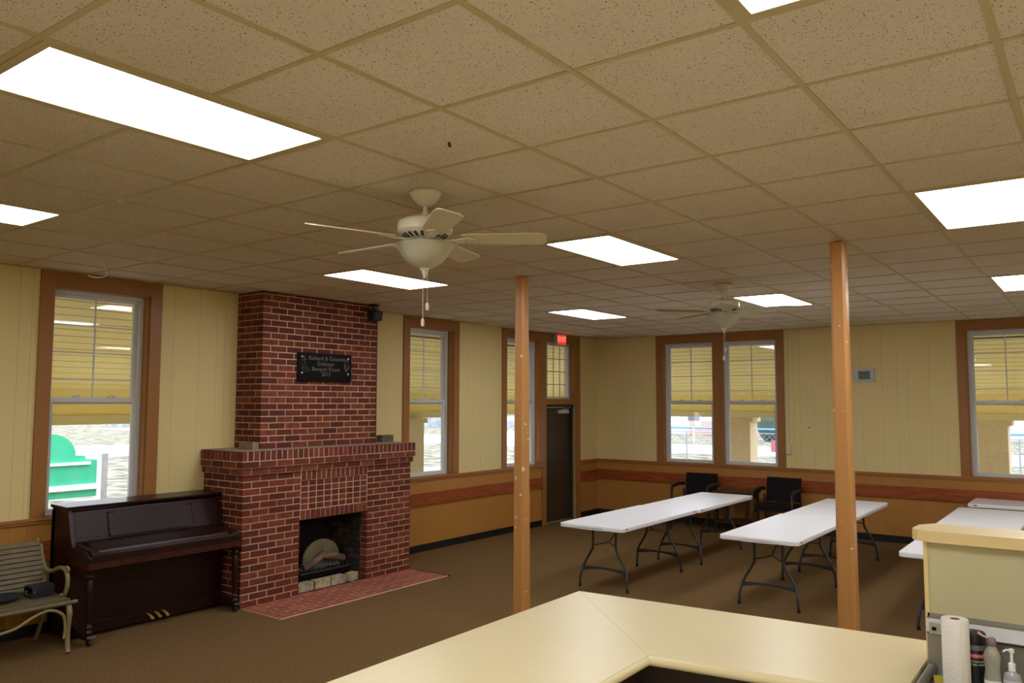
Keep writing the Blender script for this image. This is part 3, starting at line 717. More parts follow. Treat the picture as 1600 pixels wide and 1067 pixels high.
# loudspeaker at the chimney corner
t = thing('wall_speaker', 'small black speaker hanging at the top right corner of the chimney', 'speaker', (.52, 4.93, HC))
ob('bracket', MB().box(.47, .56, 4.87, 4.95, HC-.02, HC-.002).tube([(.51, 4.91, HC-.01), (.51, 4.91, HC-.09)], .012), M_dark, t, bevel=.002)
ob('cabinet', MB().prism([(.47, 2.93), (.57, 2.945), (.585, 3.04), (.55, 3.06), (.47, 3.055)], 4.855, 4.985, 'y'), M_dark, t, bevel=.006)
ob('cone', MB().lathe((.575, 4.92, 2.99), [(.04, 0), (.042, .008), (.03, .004), (.012, .0)], 16, 'x'), M_leg, t, smooth=True)
ob('cable', MB().tube(spline([(.49, 4.96, HC-.01), (.5, 5.0, HC-.06), (.485, 4.99, HC-.13), (.455, 5.025, HC-.2), (.45, 5.03, 2.5), (.45, 5.03, MZ+.01)], 6), .0045, 6), M_dark, t, smooth=True)

# ------------------------------------------------------------------ piano
t = thing('piano', 'dark mahogany upright piano with closed lid beside the fireplace', 'piano', (.4, 2.33, 0))
PY0, PY1 = 1.60, 3.035
side = [(.05, .03), (.05, 1.075), (.33, 1.065), (.335, 1.04), (.41, .79), (.43, .765), (.62, .755), (.70, .72), (.72, .70), (.72, .625), (.66, .60), (.44, .56), (.42, .52), (.42, .12), (.42, .03)]
for y in (PY0, PY1-.03): ob('side_panel', MB().prism(side, y, y+.03, 'y'), M_piano, t, bevel=.004)
ob('lid', MB().prism([(.04, 1.075), (.04, 1.10), (.34, 1.092), (.352, 1.08), (.34, 1.066)], PY0-.015, PY1+.015, 'y'), M_piano, t, bevel=.004)
ob('upper_panel', MB().prism([(.06, .78), (.06, 1.06), (.312, 1.06), (.325, 1.04), (.388, .80), (.388, .78)], PY0+.03, PY1-.03, 'y'), M_piano, t)
# music desk raised on the slanted front
def slant(s, off): # point on slanted panel: s 0 bottom..1 top
    x = .388-(.063)*s+off; z = .80+.24*s+off*.26; return (x, z)
def slab(y0, y1, s0, s1, th, name, mt, par, bev=.003):
    a, b = slant(s0, 0), slant(s1, 0); c, d_ = slant(s1, th), slant(s0, th)
    return ob(name, MB().prism([a, b, c, d_], y0, y1, 'y'), mt, par, bevel=bev)
slab(PY0+.05, PY0+.30, .12, .93, .004, 'side_moulding', M_piano, t)
md = slab(PY0+.33, PY1-.33, .10, .93, .012, 'music_desk', M_piano, t)
slab(PY1-.30, PY1-.05, .12, .93, .004, 'side_moulding', M_piano, t)
slab(PY0+.33, PY1-.33, .05, .10, .03, 'music_ledge', M_piano, t)
for y in (PY0+.36, PY1-.36):
    a = slant(.90, .013); ob('hinge', MB().box(a[0]-.002, a[0]+.006, y-.03, y+.03, a[1]-.012, a[1]+.006), M_piano2, md)
ob('fallboard', MB().prism([(.385, .755), (.39, .79), (.43, .80), (.47, .79), (.60, .765), (.655, .752), (.665, .735), (.66, .715), (.385, .715)], PY0+.10, PY1-.10, 'y'), M_piano, t, bevel=.004, seg=2)
for y in (PY0+.03, PY1-.10): ob('key_block', MB().prism([(.385, .70), (.385, .785), (.60, .765), (.695, .745), (.705, .70)], y, y+.07, 'y'), M_piano, t, bevel=.005)
ob('key_slip', MB().prism([(.66, .66), (.66, .735), (.70, .735), (.715, .72), (.715, .66)], PY0+.03, PY1-.03, 'y'), M_piano, t, bevel=.004)
ob('key_bed', MB().box(.40, .728, PY0-.004, PY1+.004, .615, .662), M_piano2, t, bevel=.004, label='worn reddish front edge')
ob('lower_panel', MB().box(.38, .405, PY0+.03, PY1-.03, .10, .615), M_piano, t)
ob('lower_moulding', MB().box(.404, .412, PY0+.09, PY1-.09, .16, .17).box(.404, .412, PY0+.09, PY1-.09, .55, .56), M_piano, t, bevel=.002)
ob('bottom_rail', MB().box(.06, .43, PY0+.03, PY1-.03, .03, .11), M_piano, t, bevel=.003)
for y in (PY0+.035, PY1-.035):
    ob('leg', MB().lathe((.68, y, 0), [(.03, .095), (.034, .11), (.022, .13), (.032, .15), (.022, .165), (.018, .19), (.024, .21), (.028, .30), (.032, .42), (.030, .50), (.020, .53), (.036, .545), (.036, .56), (.022, .575), (.038, .60), (.038, .62)], 20), M_piano, t, smooth=True)
    ob('toe_block', MB().prism([(.40, .06), (.40, .14), (.50, .13), (.62, .095), (.73, .09), (.74, .07), (.70, .055)], y-.035, y+.035, 'y'), M_piano, t, bevel=.006)
    for x in (.69, .15):
        ob('caster', MB().lathe((x, y-.012, .028), [(.026, 0), (.028, .006), (.028, .018), (.026, .024)], 16, 'y'), M_dark, t)
    ob('back_post', MB().box(.04, .10, y-.035, y+.035, .05, 1.05), M_piano, t)
for k in range(3):
    y = 2.275+k*.072
    ob('pedal', MB().tube([(.41, y, .09), (.45, y, .095), (.50, y, .08), (.535, y, .062)], [.009, .011, .014, .015], 10, flat=.5), M_brass, t, smooth=True)
    ob('pedal_plate', MB().box(.405, .412, y-.016, y+.016, .05, .105), M_brass, t, bevel=.003)
ob('name_decal', MB().box(.0, .0005, -.001, .001, 0, .001), M_brass, md) if False else None

# ------------------------------------------------------------------ bench
t = thing('park_bench', 'weathered olive slatted bench with curled iron arms at the lower left', 'bench', (.4, .85, 0))
BY0, BY1 = .20, 1.47
def backpt(s): return (.33-.17*s, .44+.375*s)
for k in range(10):
    s0 = .02+k*.099; a = backpt(s0); b = backpt(s0+.078)
    ob('back_slat', MB().prism([(a[0], a[1]), (b[0], b[1]), (b[0]+.018, b[1]+.006), (a[0]+.018, a[1]+.006)], BY0, BY1-.02+.0*k, 'y'), M_bench, t, bevel=.004)
for k, x in enumerate((.40, .47, .54, .61, .675)):
    ob('seat_slat', MB().box(x-.028, x+.026, BY0, BY1, .395+(.008 if k < 4 else 0), .418+(.008 if k < 4 else 0)), M_bench, t, bevel=.005)
ob('front_rail', MB().tube([(.735, BY0-.03, .392), (.735, BY1+.04, .392)], .017, 12), M_bench, t, smooth=True)
for y in (BY0+.04, BY1-.02):
    fr = ob('end_frame', MB().tube(spline([(.14, y, .84), (.20, y, .70), (.30, y, .50), (.34, y, .41), (.30, y, .25), (.22, y, .08), (.17, y, .012)], 5), .016, 10), M_iron, t, smooth=True)
    ob('leg', MB().tube(spline([(.72, y, .375), (.745, y, .30), (.725, y, .16), (.735, y, .05), (.75, y, .01)], 5), [.022]*6+[.019]*15, 10), M_iron, t, smooth=True)
    ob('seat_bearer', MB().tube([(.33, y, .385), (.55, y, .375), (.73, y, .37)], .014, 8), M_iron, t)
    ob('armrest', MB().tube(spline([(.175, y+.01, .79), (.23, y+.01, .66), (.29, y+.01, .60), (.40, y+.01, .595), (.52, y+.01, .635), (.62, y+.01, .635), (.665, y+.01, .58), (.665, y+.01, .50), (.62, y+.01, .43), (.57, y+.01, .425)], 5), .017, 10), M_iron, t, smooth=True)
    ob('arm_scroll', MB().tube(spline([(.60, y+.01, .638), (.65, y+.01, .655), (.675, y+.01, .64), (.66, y+.01, .62)], 4), .013, 8), M_iron, t, smooth=True)
ob('apron_curve', MB().tube(spline([(.735, 1.42, .12), (.735, 1.425, .22), (.735, 1.40, .31), (.735, 1.30, .36), (.735, 1.18, .33), (.735, 1.05, .27), (.735, .85, .255), (.735, .65, .30), (.735, .45, .36), (.735, .30, .33), (.735, .25, .22), (.735, .26, .12)], 6), .012, 10), M_iron, t, smooth=True)
t = thing('camera_bag', 'small black camera bag on the right end of the bench seat', 'bag', (.46, 1.34, .426))
ob('bag_body', MB().box(.40, .54, 1.25, 1.42, .427, .505), M_black if False else mat('black_nylon', '15161c', .8), t, bevel=.015, seg=2)
ob('bag_flap', MB().prism([(.395, .50), (.42, .522), (.52, .522), (.546, .50), (.546, .47)], 1.25, 1.42, 'y'), MATS['black_nylon'], t, bevel=.006)
ob('zip_pull', MB().tube([(.548, 1.27, .49), (.552, 1.262, .47)], .004, 6), M_chrome, t)
ob('strap_ring', MB().tube(arc((1.235, .475), .014, 0, 360, 12, 'yz', .50), .003, 6), M_chrome, t)
t = thing('folded_jacket', 'dark navy jacket lying on the bench left of the bag', 'jacket', (.46, 1.05, .426))
ob('cloth', MB().blob((.47, 1.03, .456), (.10, .17, .029), 16, 8), mat('navy_cloth', '12151f', .9, bump=(25, .8)), t, smooth=True)
ob('sleeve', MB().tube(spline([(.40, .90, .456), (.48, 1.05, .478), (.44, 1.18, .456)], 6), .026, 10), MATS['navy_cloth'], t, smooth=True)
t = thing('water_bottle', 'orange and white item on the bench at the left edge', 'bottle', (.36, .98, .46))
ob('bottle_body', MB().lathe((.365, 1.03, .512), [(.02, -.10), (.028, -.09), (.028, -.01), (.02, .01)], 16, 'y'), mat('orange_plastic', 'd2552a', .5), t, smooth=True)
ob('bottle_cap', MB().lathe((.365, 1.03, .512), [(.017, .01), (.017, .04), (.012, .045)], 14, 'y'), M_wht, t, smooth=True)

# ------------------------------------------------------------------ posts
def post(x, y, lab):
    t = thing('support_post', lab, 'post', (x, y, 0), 'brown timber posts')
    def ring(hw, ch, z): return [(x+a, y+b, z) for a, b in ((-hw, -hw+ch), (-hw+ch, -hw), (hw-ch, -hw), (hw, -hw+ch), (hw, hw-ch), (hw-ch, hw), (-hw+ch, hw), (-hw, hw-ch))]
    ob('shaft', MB().loft([ring(.064, .022, 0.0), ring(.060, .021, 1.0), ring(.055, .019, 2.0), ring(.050, .017, HC-.03)]), M_post, t, bevel=.002)
    ob('top_collar', MB().loft([ring(.051, .016, HC-.03), ring(.051, .016, HC-.003)]), M_post, t, bevel=.002)
post(3.14, 4.25, 'chipped brown timber post, the one left of the photo centre'); post(5.92, 4.28, 'chipped brown timber post on the right, nearest the counter')

# ------------------------------------------------------------------ folding tables
def tabletop(W, Ln):
    """moulded top with rounded corners, skirt and a finger notch in each short end"""
    r = .045; pts = []
    for cx, cy, a0 in ((W/2-r, Ln/2-r, 0), (-W/2+r, Ln/2-r, 90), (-W/2+r, -Ln/2+r, 180), (W/2-r, -Ln/2+r, 270)):
        for k in range(5):
            a = math.radians(a0+k*22.5); pts.append((cx+r*math.cos(a), cy+r*math.sin(a)))
        if a0 in (90, 270) or True:
            pass
    # add notch points on the short ends (between corner 2->? )
    out = []
    n = len(pts)
    for i, p in enumerate(pts):
        out.append((p[0], p[1], 0)); q = pts[(i+1) % n]
        if abs(p[1]-q[1]) < 1e-6 and abs(p[0]-q[0]) > .2:
            s = 1 if q[0] > p[0] else -1
            for dx, lv in ((-.17, 0), (-.14, 1), (.14, 1), (.17, 0)): out.append((dx*s, p[1], lv))
    ring = lambda inset, z, up: [((x-math.copysign(inset, x)) if abs(x) > .17 else x, y-math.copysign(inset, y), z+(up if lv else 0)) for x, y, lv in out]
    mb = MB()
    mb.loft([ring(.006, .692, .014), ring(0, .70, .012), ring(0, .728, 0), ring(.003, .737, 0), ring(.010, .740, 0)])
    return mb
def make_table(label, Ln, W=.74):
    t = thing('folding_table', label, 'table', (0, 0, 0), 'white folding tables')
    top = ob('tabletop', tabletop(W, Ln), M_table, t)
    for sx in (-1, 1):
        for sy in (-1, 1):
            ob('corner_slot', MB().box(sx*(W/2-.003)-.0045, sx*(W/2-.003)+.0045, sy*(Ln/2-.09)-.02, sy*(Ln/2-.09)+.02, .716, .728), M_dark, top)
    ob('under_rail', MB().box(-W/2+.05, -W/2+.075, -Ln/2+.1, Ln/2-.1, .675, .70).box(W/2-.075, W/2-.05, -Ln/2+.1, Ln/2-.1, .675, .70), M_leg, t, bevel=.003)
    for sy in (-1, 1):
        ye = sy*(Ln/2-.30); yf = sy*(Ln/2-.27)
        for sx in (-1, 1):
            P = [(sx*.14, ye, .70), (sx*.14, ye, .60), (sx*.14, ye, .48), (sx*.155, ye, .42), (sx*.23, ye, .29), (sx*.262, ye, .22), (sx*.283, yf, .12), (sx*.290, yf, .02)]
            lg = ob('leg', MB().tube(spline(P, 4), .0135, 10), M_leg, t, smooth=True)
            ob('foot_cap', MB().lathe((sx*.290, yf, 0), [(.015, 0), (.017, .004), (.016, .035), (.0135, .036)], 12), M_dark, lg, smooth=True)
        ob('leg_brace', MB().loft([[(x, ye-.006, zc-hh), (x, ye+.006, zc-hh), (x, ye+.006, zc+hh), (x, ye-.006, zc+hh)] for x, zc, hh in [(-.265+.53*k/8, .205+.022*math.sin(PI*k/8), .026-.015*math.sin(PI*k/8)) for k in range(9)]]), M_leg, t)
        yj = ye-sy*.10
        ob('folding_brace', MB().tube([(-.14, ye, .47), (0, yj, .505), (.14, ye, .47)], .0075, 8).tube([(0, yj, .505), (0, ye-sy*.42, .69)], .0075, 8), M_leg, t)
        ob('top_bar', MB().tube([(-.30, ye, .695), (.30, ye, .695)], .012, 8), M_leg, t)
    return t
tb = make_table('white folding table at the near left, nearest the left post', 1.86, .77)
tb.scale = (1, 1, .953)
def put_table(x, y, lab, rz=0): return dup(tb, (x, y, 0), rz, lab)
put_table(3.05, 8.41, 'white folding table in the left row, far one near the armchairs')
put_table(4.70, 6.84, 'white folding table in the middle row, near one beside the right post')
put_table(4.72, 8.71, 'white folding table in the middle row, far one behind the right post')
put_table(6.30, 6.89, 'white folding table whose corner shows left of the half wall')
put_table(6.28, 8.76, 'white folding table seen over the half wall ledge')
put_table(6.86, 10.53, 'white folding table standing crosswise against the back wall', PI/2)
tb.location = (3.03, 6.55, 0)

# ------------------------------------------------------------------ armchairs and side table
def make_chair(label):
    t = thing('armchair', label, 'armchair', (0, 0, 0), 'dark armchairs at the back wall')   # faces -y
    ob('seat', MB().box(-.25, .25, -.27, .22, .40, .48), M_chair, t, bevel=.03, seg=3, smooth=True)
    ob('backrest', MB().loft([[(x, .20+.07*s, .50+.35*s) if q == 0 else (x, .27+.07*s, .50+.35*s) for x, s, q in ((-.25, s, 0), (.25, s, 0), (.25, s, 1), (-.25, s, 1))] for s in (0, .3, .7, .93, 1.0)]), M_chair, t, bevel=.03, seg=2, smooth=True)
    for sx in (-1, 1):
        ob('armrest', MB().tube(spline([(sx*.29, .24, .68), (sx*.29, .1, .69), (sx*.29, -.18, .68), (sx*.29, -.25, .655), (sx*.29, -.27, .60)], 4), [.022]*17, 10, flat=1.3), M_dark, t, smooth=True)
        ob('arm_post', MB().box(sx*.29-.012, sx*.29+.012, -.285, -.255, .30, .61), M_chrome, t, bevel=.004, label='dull chrome front post')
        ob('leg', MB().tube([(sx*.29, -.27, .62), (sx*.29, -.27, .30), (sx*.29, -.29, .0)], .014, 8), M_dark, t)
        ob('leg', MB().tube([(sx*.27, .20, .60), (sx*.27, .22, .30), (sx*.27, .30, .0)], .014, 8), M_dark, t)
        ob('side_rail', MB().tube([(sx*.28, -.28, .38), (sx*.27, .22, .38)], .012, 8), M_dark, t)
    return t
ch = make_chair('dark armchair under the left pane of the back wall window pair')
c2 = dup(ch, (3.42, 10.40, 0), 0, 'dark armchair under the right pane of the back wall window pair')
ch.location = (2.11, 10.40, 0); ch.rotation_euler = (0, 0, .05)
t = thing('side_table', 'low dark wood side table between the two dark armchairs', 'side table', (2.78, 10.45, 0))
ob('table_top', MB().box(2.48, 3.06, 10.15, 10.70, .60, .635), M_wood, t, bevel=.006)
ob('apron', MB().box(2.52, 3.02, 10.19, 10.66, .52, .60), M_wood, t)
for x in (2.52, 3.02):
    for y in (10.19, 10.66): ob('leg', MB().tube([(x, y, .60), (x, y, .0)], [.024, .018], 8), M_dark, t)
ob('lower_shelf', MB().box(2.52, 3.02, 10.19, 10.66, .16, .185), M_wood, t, bevel=.004)

# ------------------------------------------------------------------ counter
def off_poly(poly, d):           # crude inset for convex-ish polygons around centroid
    cx = sum(p[0] for p in poly)/len(poly); cy = sum(p[1] for p in poly)/len(poly)
    return [(cx+(x-cx)*(1-d), cy+(y-cy)*(1-d)) for x, y in poly]
CZ = .91
t = thing('serving_counter', 'L-shaped cream laminate serving counter in the foreground', 'counter', (5.4, 1.6, 0))
A, Bq, Cq, Dq = (4.956, 2.288), (6.772, 2.417), (6.772, 1.590), (5.811, 1.459)
Eq, Fq = (5.825, -1.2), (4.99, -1.2)
wing1 = [A, Dq, Eq, Fq]; wing2 = [A, Bq, Cq, Dq]
ob('countertop_wing', MB().prism(wing1, CZ-.038, CZ), M_counter, t, bevel=.0025)
ob('countertop_wing', MB().prism([(p[0]+(.0012 if i in (0, 3) else 0), p[1]-.0+(.0006 if i in (0, 3) else 0)) for i, p in enumerate(wing2)], CZ-.038, CZ-.0002), M_counter, t, bevel=.0025)
def nosing(p, q, inw):
    P = Vector((p[0], p[1], CZ-.02)); Q = Vector((q[0], q[1], CZ-.02))
    return MB().tube([P, Q], .019, 14, flat=1.0)
ob('nosing', nosing((5.811, 1.455), (5.825, -1.2), 0), M_counter, t, smooth=True)
nb = nosing((5.815, 1.457), (6.772, 1.588), 0); nb.tube([(5.812, 1.468, CZ-.003), (6.772, 1.600, CZ-.003)], .0045, 8)
ob('nosing', nb, M_counter, t, smooth=True)
t2 = thing('base_cabinet', 'dark base cabinets under the L-shaped counter', 'cabinet', (5.5, 1.6, 0))
ob('carcass', MB().prism([(5.12, 2.10), (6.70, 2.22), (6.70, 1.70), (5.72, 1.56), (5.74, -1.15), (5.12, -1.15)], .09, CZ-.04), M_cab, t2)
ob('toe_kick', MB().prism([(5.16, 2.06), (6.66, 2.18), (6.66, 1.76), (5.66, 1.64), (5.68, -1.1), (5.16, -1.1)], 0, .09), M_black, t2)
for k in range(4):
    y1_ = 1.50-k*.64; o = ob('cabinet_door', MB().box(5.735, 5.753, y1_-.61, y1_, .12, .84), M_cab, t2, bevel=.004)
    ob('door_pull', MB().box(5.753, 5.768, y1_-.58, y1_-.56, .62, .74), M_chrome, o, bevel=.003)
for k in range(2):
    x0_ = 5.80+k*.45; yy = 1.575+k*.058
    o = ob('cabinet_door', MB().prism([(x0_, yy-.02), (x0_+.43, yy+.037), (x0_+.43, yy+.055), (x0_, yy-.002)], .12, .84), M_cab, t2, bevel=.003)
    ob('door_pull', MB().box(x0_+.36, x0_+.38, yy-.0, yy+.018, .62, .74), M_chrome, o, bevel=.003)
# half wall
HW0 = 6.776
t = thing('half_wall', 'olive cream half wall with tan ledge behind the steel splash', 'partition', (7.8, 2.2, 0))
ob('panel', MB().box(HW0, 9.2, 2.122, 2.30, 0, 1.401), M_half, t, bevel=.002)
ob('corner_bead', MB().box(HW0-.004, HW0+.012, 2.116, 2.306, 0, 1.401), M_cap, t, bevel=.003)
ob('ledge', MB().prism([(6.738, 2.14), (6.738, 2.20), (6.752, 2.232), (6.85, 2.345), (9.2, 2.345), (9.2, 2.08), (6.80, 2.08), (6.765, 2.095)], 1.402, 1.448) if False else MB().prism([(6.730, 2.13), (6.735, 2.25), (6.785, 2.335), (9.2, 2.345), (9.2, 2.08), (6.80, 2.08), (6.755, 2.095)], 1.402, 1.448), M_cap, t, bevel=.002)
# steel splash and sink
t = thing('steel_sink', 'stainless steel sink with tall backsplash against the half wall', 'sink', (7.6, 1.9, 0))
prof = [(2.121, .80), (2.121, 1.104), (2.116, 1.104), (2.116, 1.092), (2.085, 1.089), (2.062, 1.040), (2.085, 1.032), (2.100, 1.02), (2.100, .90), (2.100, .80)]
ob('backsplash', MB().prism(prof, HW0+.004, 9.0, 'x'), M_steel, t, bevel=.001)
ob('outlet_plate', MB().box(6.795, 6.87, 2.050, 2.062, 1.035, 1.078), M_alu, t, bevel=.003)
ob('switch_slot', MB().box(6.806, 6.822, 2.047, 2.051, 1.050, 1.064), M_black, t)
deck = MB().box(HW0+.01, 9.0, 1.78, 2.10, .855, .872).box(HW0+.01, 6.84, 1.45, 1.78, .855, .872).box(6.84, 9.0, 1.42, 1.46, .855, .872)
ob('deck', deck, M_steel, t, bevel=.002)
ob('basin', MB().box(6.83, 6.845, 1.46, 1.79, .62, .86).box(6.84, 7.6, 1.46, 1.48, .62, .86).box(6.84, 7.6, 1.77, 1.79, .62, .86).box(7.59, 7.61, 1.46, 1.79, .62, .86).box(6.84, 7.6, 1.46, 1.79, .61, .625), M_steel, t)
ob('rolled_rim', MB().tube([(6.795, 2.09, .885), (6.795, 1.40, .885)], .020, 14), M_steel, t, smooth=True)
ob('cabinet_body', MB().box(6.80, 9.0, 1.47, 2.10, 0, .60), M_steel, t)
for x_ in (6.82, 8.9): ob('leg', MB().lathe((x_, 1.44, 0), [(.02, 0), (.02, .86)], 12), M_steel, t)
# bottles on the deck
DZ = .8725
t = thing('paper_towel_roll', 'white paper towel roll standing on the steel sink deck', 'paper towel', (6.915, 1.88, DZ))
def ringprof(r0, r1, z0, z1): return [(r0, z0), (r1, z0), (r1, z1-.003), (r1-.003, z1), (r0, z1)]
mb = MB(); seg = 36
R_ = []
for r, z in ((.017, 0), (.0465, 0), (.048, .004), (.048, .274), (.0455, .278), (.018, .276), (.017, .272), (.017, .0)):
    R_.append([(6.915+r*math.cos(2*PI*k/seg), 1.88+r*math.sin(2*PI*k/seg), DZ+z) for k in range(seg)])
mb.loft(R_, close=False)
ob('paper', mb, mat('paper_towel', 'eae4dc', .95, bump=(120, .5)), t, smooth=True)
mb = MB(); R_ = []
for r, z in ((.0168, 0.001), (.0168, .2765), (.015, .2765), (.015, .001)): R_.append([(6.915+r*math.cos(2*PI*k/24), 1.88+r*math.sin(2*PI*k/24), DZ+z) for k in range(24)])
mb.loft(R_, close=False); ob('cardboard_core', mb, mat('cardboard', '8a6a4a', .9), t, smooth=True)
t = thing('wipes_canister', 'black canister of stainless steel wipes beside the paper towel roll', 'canister', (6.972, 1.985, DZ))
c = (6.964, 1.985, DZ)
ob('can_body', MB().lathe(c, [(.040, 0), (.042, .004), (.042, .165), (.040, .168)], 32), mat('black_label', '1a1a1c', .35), t, smooth=True)
ob('grey_band', MB().lathe(c, [(.0425, .150), (.043, .152), (.043, .170), (.041, .172)], 32), mat('grey_band', '77787a', .35), t, smooth=True)
ob('lid', MB().lathe(c, [(.0435, .170), (.044, .174), (.0425, .205), (.038, .213), (.012, .216)], 32), mat('black_lid', '17171a', .4), t, smooth=True)
vd = Vector((CAM.x-c[0], CAM.y-c[1], 0)).normalized(); xd = Vector((-vd.y, vd.x, 0))
def curved_text(txt, size, z, material, nm, par, rad=.0428):
    M0 = Matrix.Identity(4); o = textmesh(nm, txt, size, material, par, M0, .0003)
    a0 = math.atan2(vd.y, vd.x)+.28
    for v in o.data.vertices:
        a = a0+v.co.x/rad; r = rad+v.co.z+.0004
        v.co = (c[0]+r*math.cos(a), c[1]+r*math.sin(a), z+v.co.y)
    return o
lb = MB(); a0 = math.atan2(vd.y, vd.x)+.28; R_ = []
for k in range(13):
    a = a0-.62+1.24*k/12; R_.append([(c[0]+r*math.cos(a), c[1]+r*math.sin(a), DZ+z) for r, z in ((.0424, .120), (.0430, .120), (.0430, .138), (.0424, .138))])
lb.loft(R_); red = ob('red_label', lb, mat('red_label', 'c03028', .4), t)
curved_text('WEIMAN', .0150, DZ+.129, M_wht, 'lettering', red, .0431)
curved_text('STAINLESS', .0105, DZ+.108, M_wht, 'lettering', t)
curved_text('STEEL WIPES', .0100, DZ+.096, M_wht, 'lettering', t)
M_clr = glass('clear_bottle_plastic', (.86, .88, .82), .8)
M_liq = mat('pale_soap_liquid', 'a3a190', .15, spec=.7)
t = thing('dish_soap_bottle', 'clear curvy dish soap bottle with mauve flip cap', 'bottle', (7.03, 1.93, DZ)); c3 = (7.03, 1.93, DZ)
def oval(prof, cc, sx=.84, sy=.6, seg=24): return [[(cc[0]+r*sx*math.cos(2*PI*k/seg), cc[1]+r*sy*math.sin(2*PI*k/seg), cc[2]+z) for k in range(seg)] for r, z in prof]
ob('bottle_body', MB().loft(oval([(.030, 0), (.034, .006), (.035, .06), (.029, .095), (.033, .125), (.036, .142), (.030, .160), (.018, .178), (.013, .186)], c3)), M_liq, t, smooth=True)
ob('flip_cap', MB().lathe(c3, [(.014, .184), (.017, .188), (.016, .204), (.012, .212), (.005, .214)], 18), mat('mauve_cap', '8d7488', .4), t, smooth=True)
ob('cap_flap', MB().tube([(7.026, 1.93, DZ+.208), (7.00, 1.93, DZ+.216), (6.985, 1.93, DZ+.226)], [.006, .009, .011], 10, flat=.35), mat('pink_cap', 'd8b8c4', .4), t, smooth=True)
ob('label', MB().loft(oval([(.0352, .02), (.0356, .055)], c3)), M_wht, t, smooth=True)
t = thing('pump_bottle', 'clear hand sanitizer bottle with white pump at the right edge', 'bottle', (7.095, 1.92, DZ)); c4 = (7.095, 1.92, DZ)
ob('bottle_body', MB().loft(oval([(.032, 0), (.035, .004), (.035, .078), (.031, .092), (.016, .100), (.013, .106)], c4)), mat('clear_gel', 'a9aaae', .15, spec=.6), t, smooth=True)
ob('pump_collar', MB().lathe(c4, [(.0125, .104), (.0125, .130), (.007, .134)], 16), M_wht, t, smooth=True)
ob('pump_stem', MB().lathe(c4, [(.005, .13), (.005, .168), (.009, .171), (.009, .183), (.004, .186)], 12), M_wht, t, smooth=True)
ob('pump_spout', MB().tube([(7.095, 1.92, DZ+.179), (7.078, 1.915, DZ+.179), (7.068, 1.912, DZ+.172)], .004, 8), M_wht, t, smooth=True)
ob('label', MB().loft(oval([(.0354, .01), (.0354, .07)], c4)), mat('pale_label', 'c8c6c8', .4), t, smooth=True)
o = ob('sponge', MB().box(-.035, .035, -.05, .05, 0, .022), mat('yellow_sponge', 'b8a52e', .95, bump=(120, .8)), None, bevel=.005); o.location = (6.862, 1.93, DZ); o.rotation_euler = (0, 0, .2)
tag(o, 'yellow sponge behind the rolled sink rim, left of the towel roll', 'sponge')

# ------------------------------------------------------------------ porch outside
GZ = -.55
porch = struct('porch_roof', label='yellow boarded porch roof outside the windows')
def soff(w): return 3.06-(3.06-2.13)*(w-.2)/2.0
nB = 16
for k in range(nB):
    w0, w1_ = .2+2.0*k/nB, .2+2.0*(k+1)/nB-.002
    za, zb = soff(w0), soff(w1_)
    for wall in (0, 1):
        if wall == 0: R_ = [[(-w0, y0, za-.006), (-w1_, y1, zb-.0), (-w1_, y1, zb+.010), (-w0, y0, za+.008)] for y0, y1 in ((-3, -3), (YB+w0, YB+w1_))]
        else: R_ = [[(x0, YB+w0, za-.006), (x1, YB+w1_, zb), (x1, YB+w1_, zb+.010), (x0, YB+w0, za+.008)] for x0, x1 in ((-w0, -w1_), (11.5, 11.5))]
        ob('siding_board', MB().loft(R_), M_siding, porch)
ob('roof_light_block', MB().prism([(-.2, 3.30), (-2.75, 2.30), (-2.75, 2.22), (-.2, 3.10)], -3, YB+2.7, 'y').prism([(YB+.2, 3.30), (YB+2.75, 2.30), (YB+2.75, 2.22), (YB+.2, 3.10)], -2.7, 11.5, 'x'), M_cab, porch)  # unseen slab above the boards, added to block light from the sky
ob('porch_beam', MB().box(-2.45, -2.2, -3, YB+2.45, 1.82, 2.24).box(-2.45, 11.5, YB+2.2, YB+2.45, 1.82, 2.24), M_siding, porch)
ob('beam_fascia', MB().box(-2.50, -2.17, -3, YB+2.5, 1.715, 1.822).box(-2.5, 11.5, YB+2.17, YB+2.5, 1.715, 1.822), M_beam, porch, bevel=.004)
def pillar(x, y, lab):
    t = thing('porch_pillar', lab, 'pillar', (x, y, GZ), 'stucco porch pillars')
    ob('shaft', MB().box(x-.21, x+.21, y-.20, y+.20, GZ, 1.63), M_stucco, t, bevel=.01)
    ob('capital', MB().box(x-.27, x+.27, y-.22, y+.22, 1.63, 1.713), M_stucco, t, bevel=.008)
pillar(1.81, 13.33, 'tan stucco porch pillar seen through the right pane of the window pair'); pillar(5.945, 13.33, 'tan stucco porch pillar seen through the far right window')
pillar(-2.33, 8.46, 'tan stucco porch pillar seen through the window right of the fireplace'); pillar(-2.33, 13.33, 'tan stucco pillar at the porch corner')
pillar(-2.33, 4.55, 'tan stucco porch pillar hidden behind the chimney'); pillar(-2.33, .42, 'tan stucco porch pillar beyond the left window'); pillar(10.08, 13.33, 'tan stucco porch pillar beyond the right edge')
struct('porch_floor', MB().box(-2.7, -.2, -3, YB+2.7, GZ, -.12).box(-.2, 11.5, YB+.2, YB+2.7, GZ, -.12), M_road, label='concrete porch slab')
struct('lawn', MB().box(-150, 60, -60, 150, GZ-.2, GZ), M_grass, label='pale winter lawn around the building')
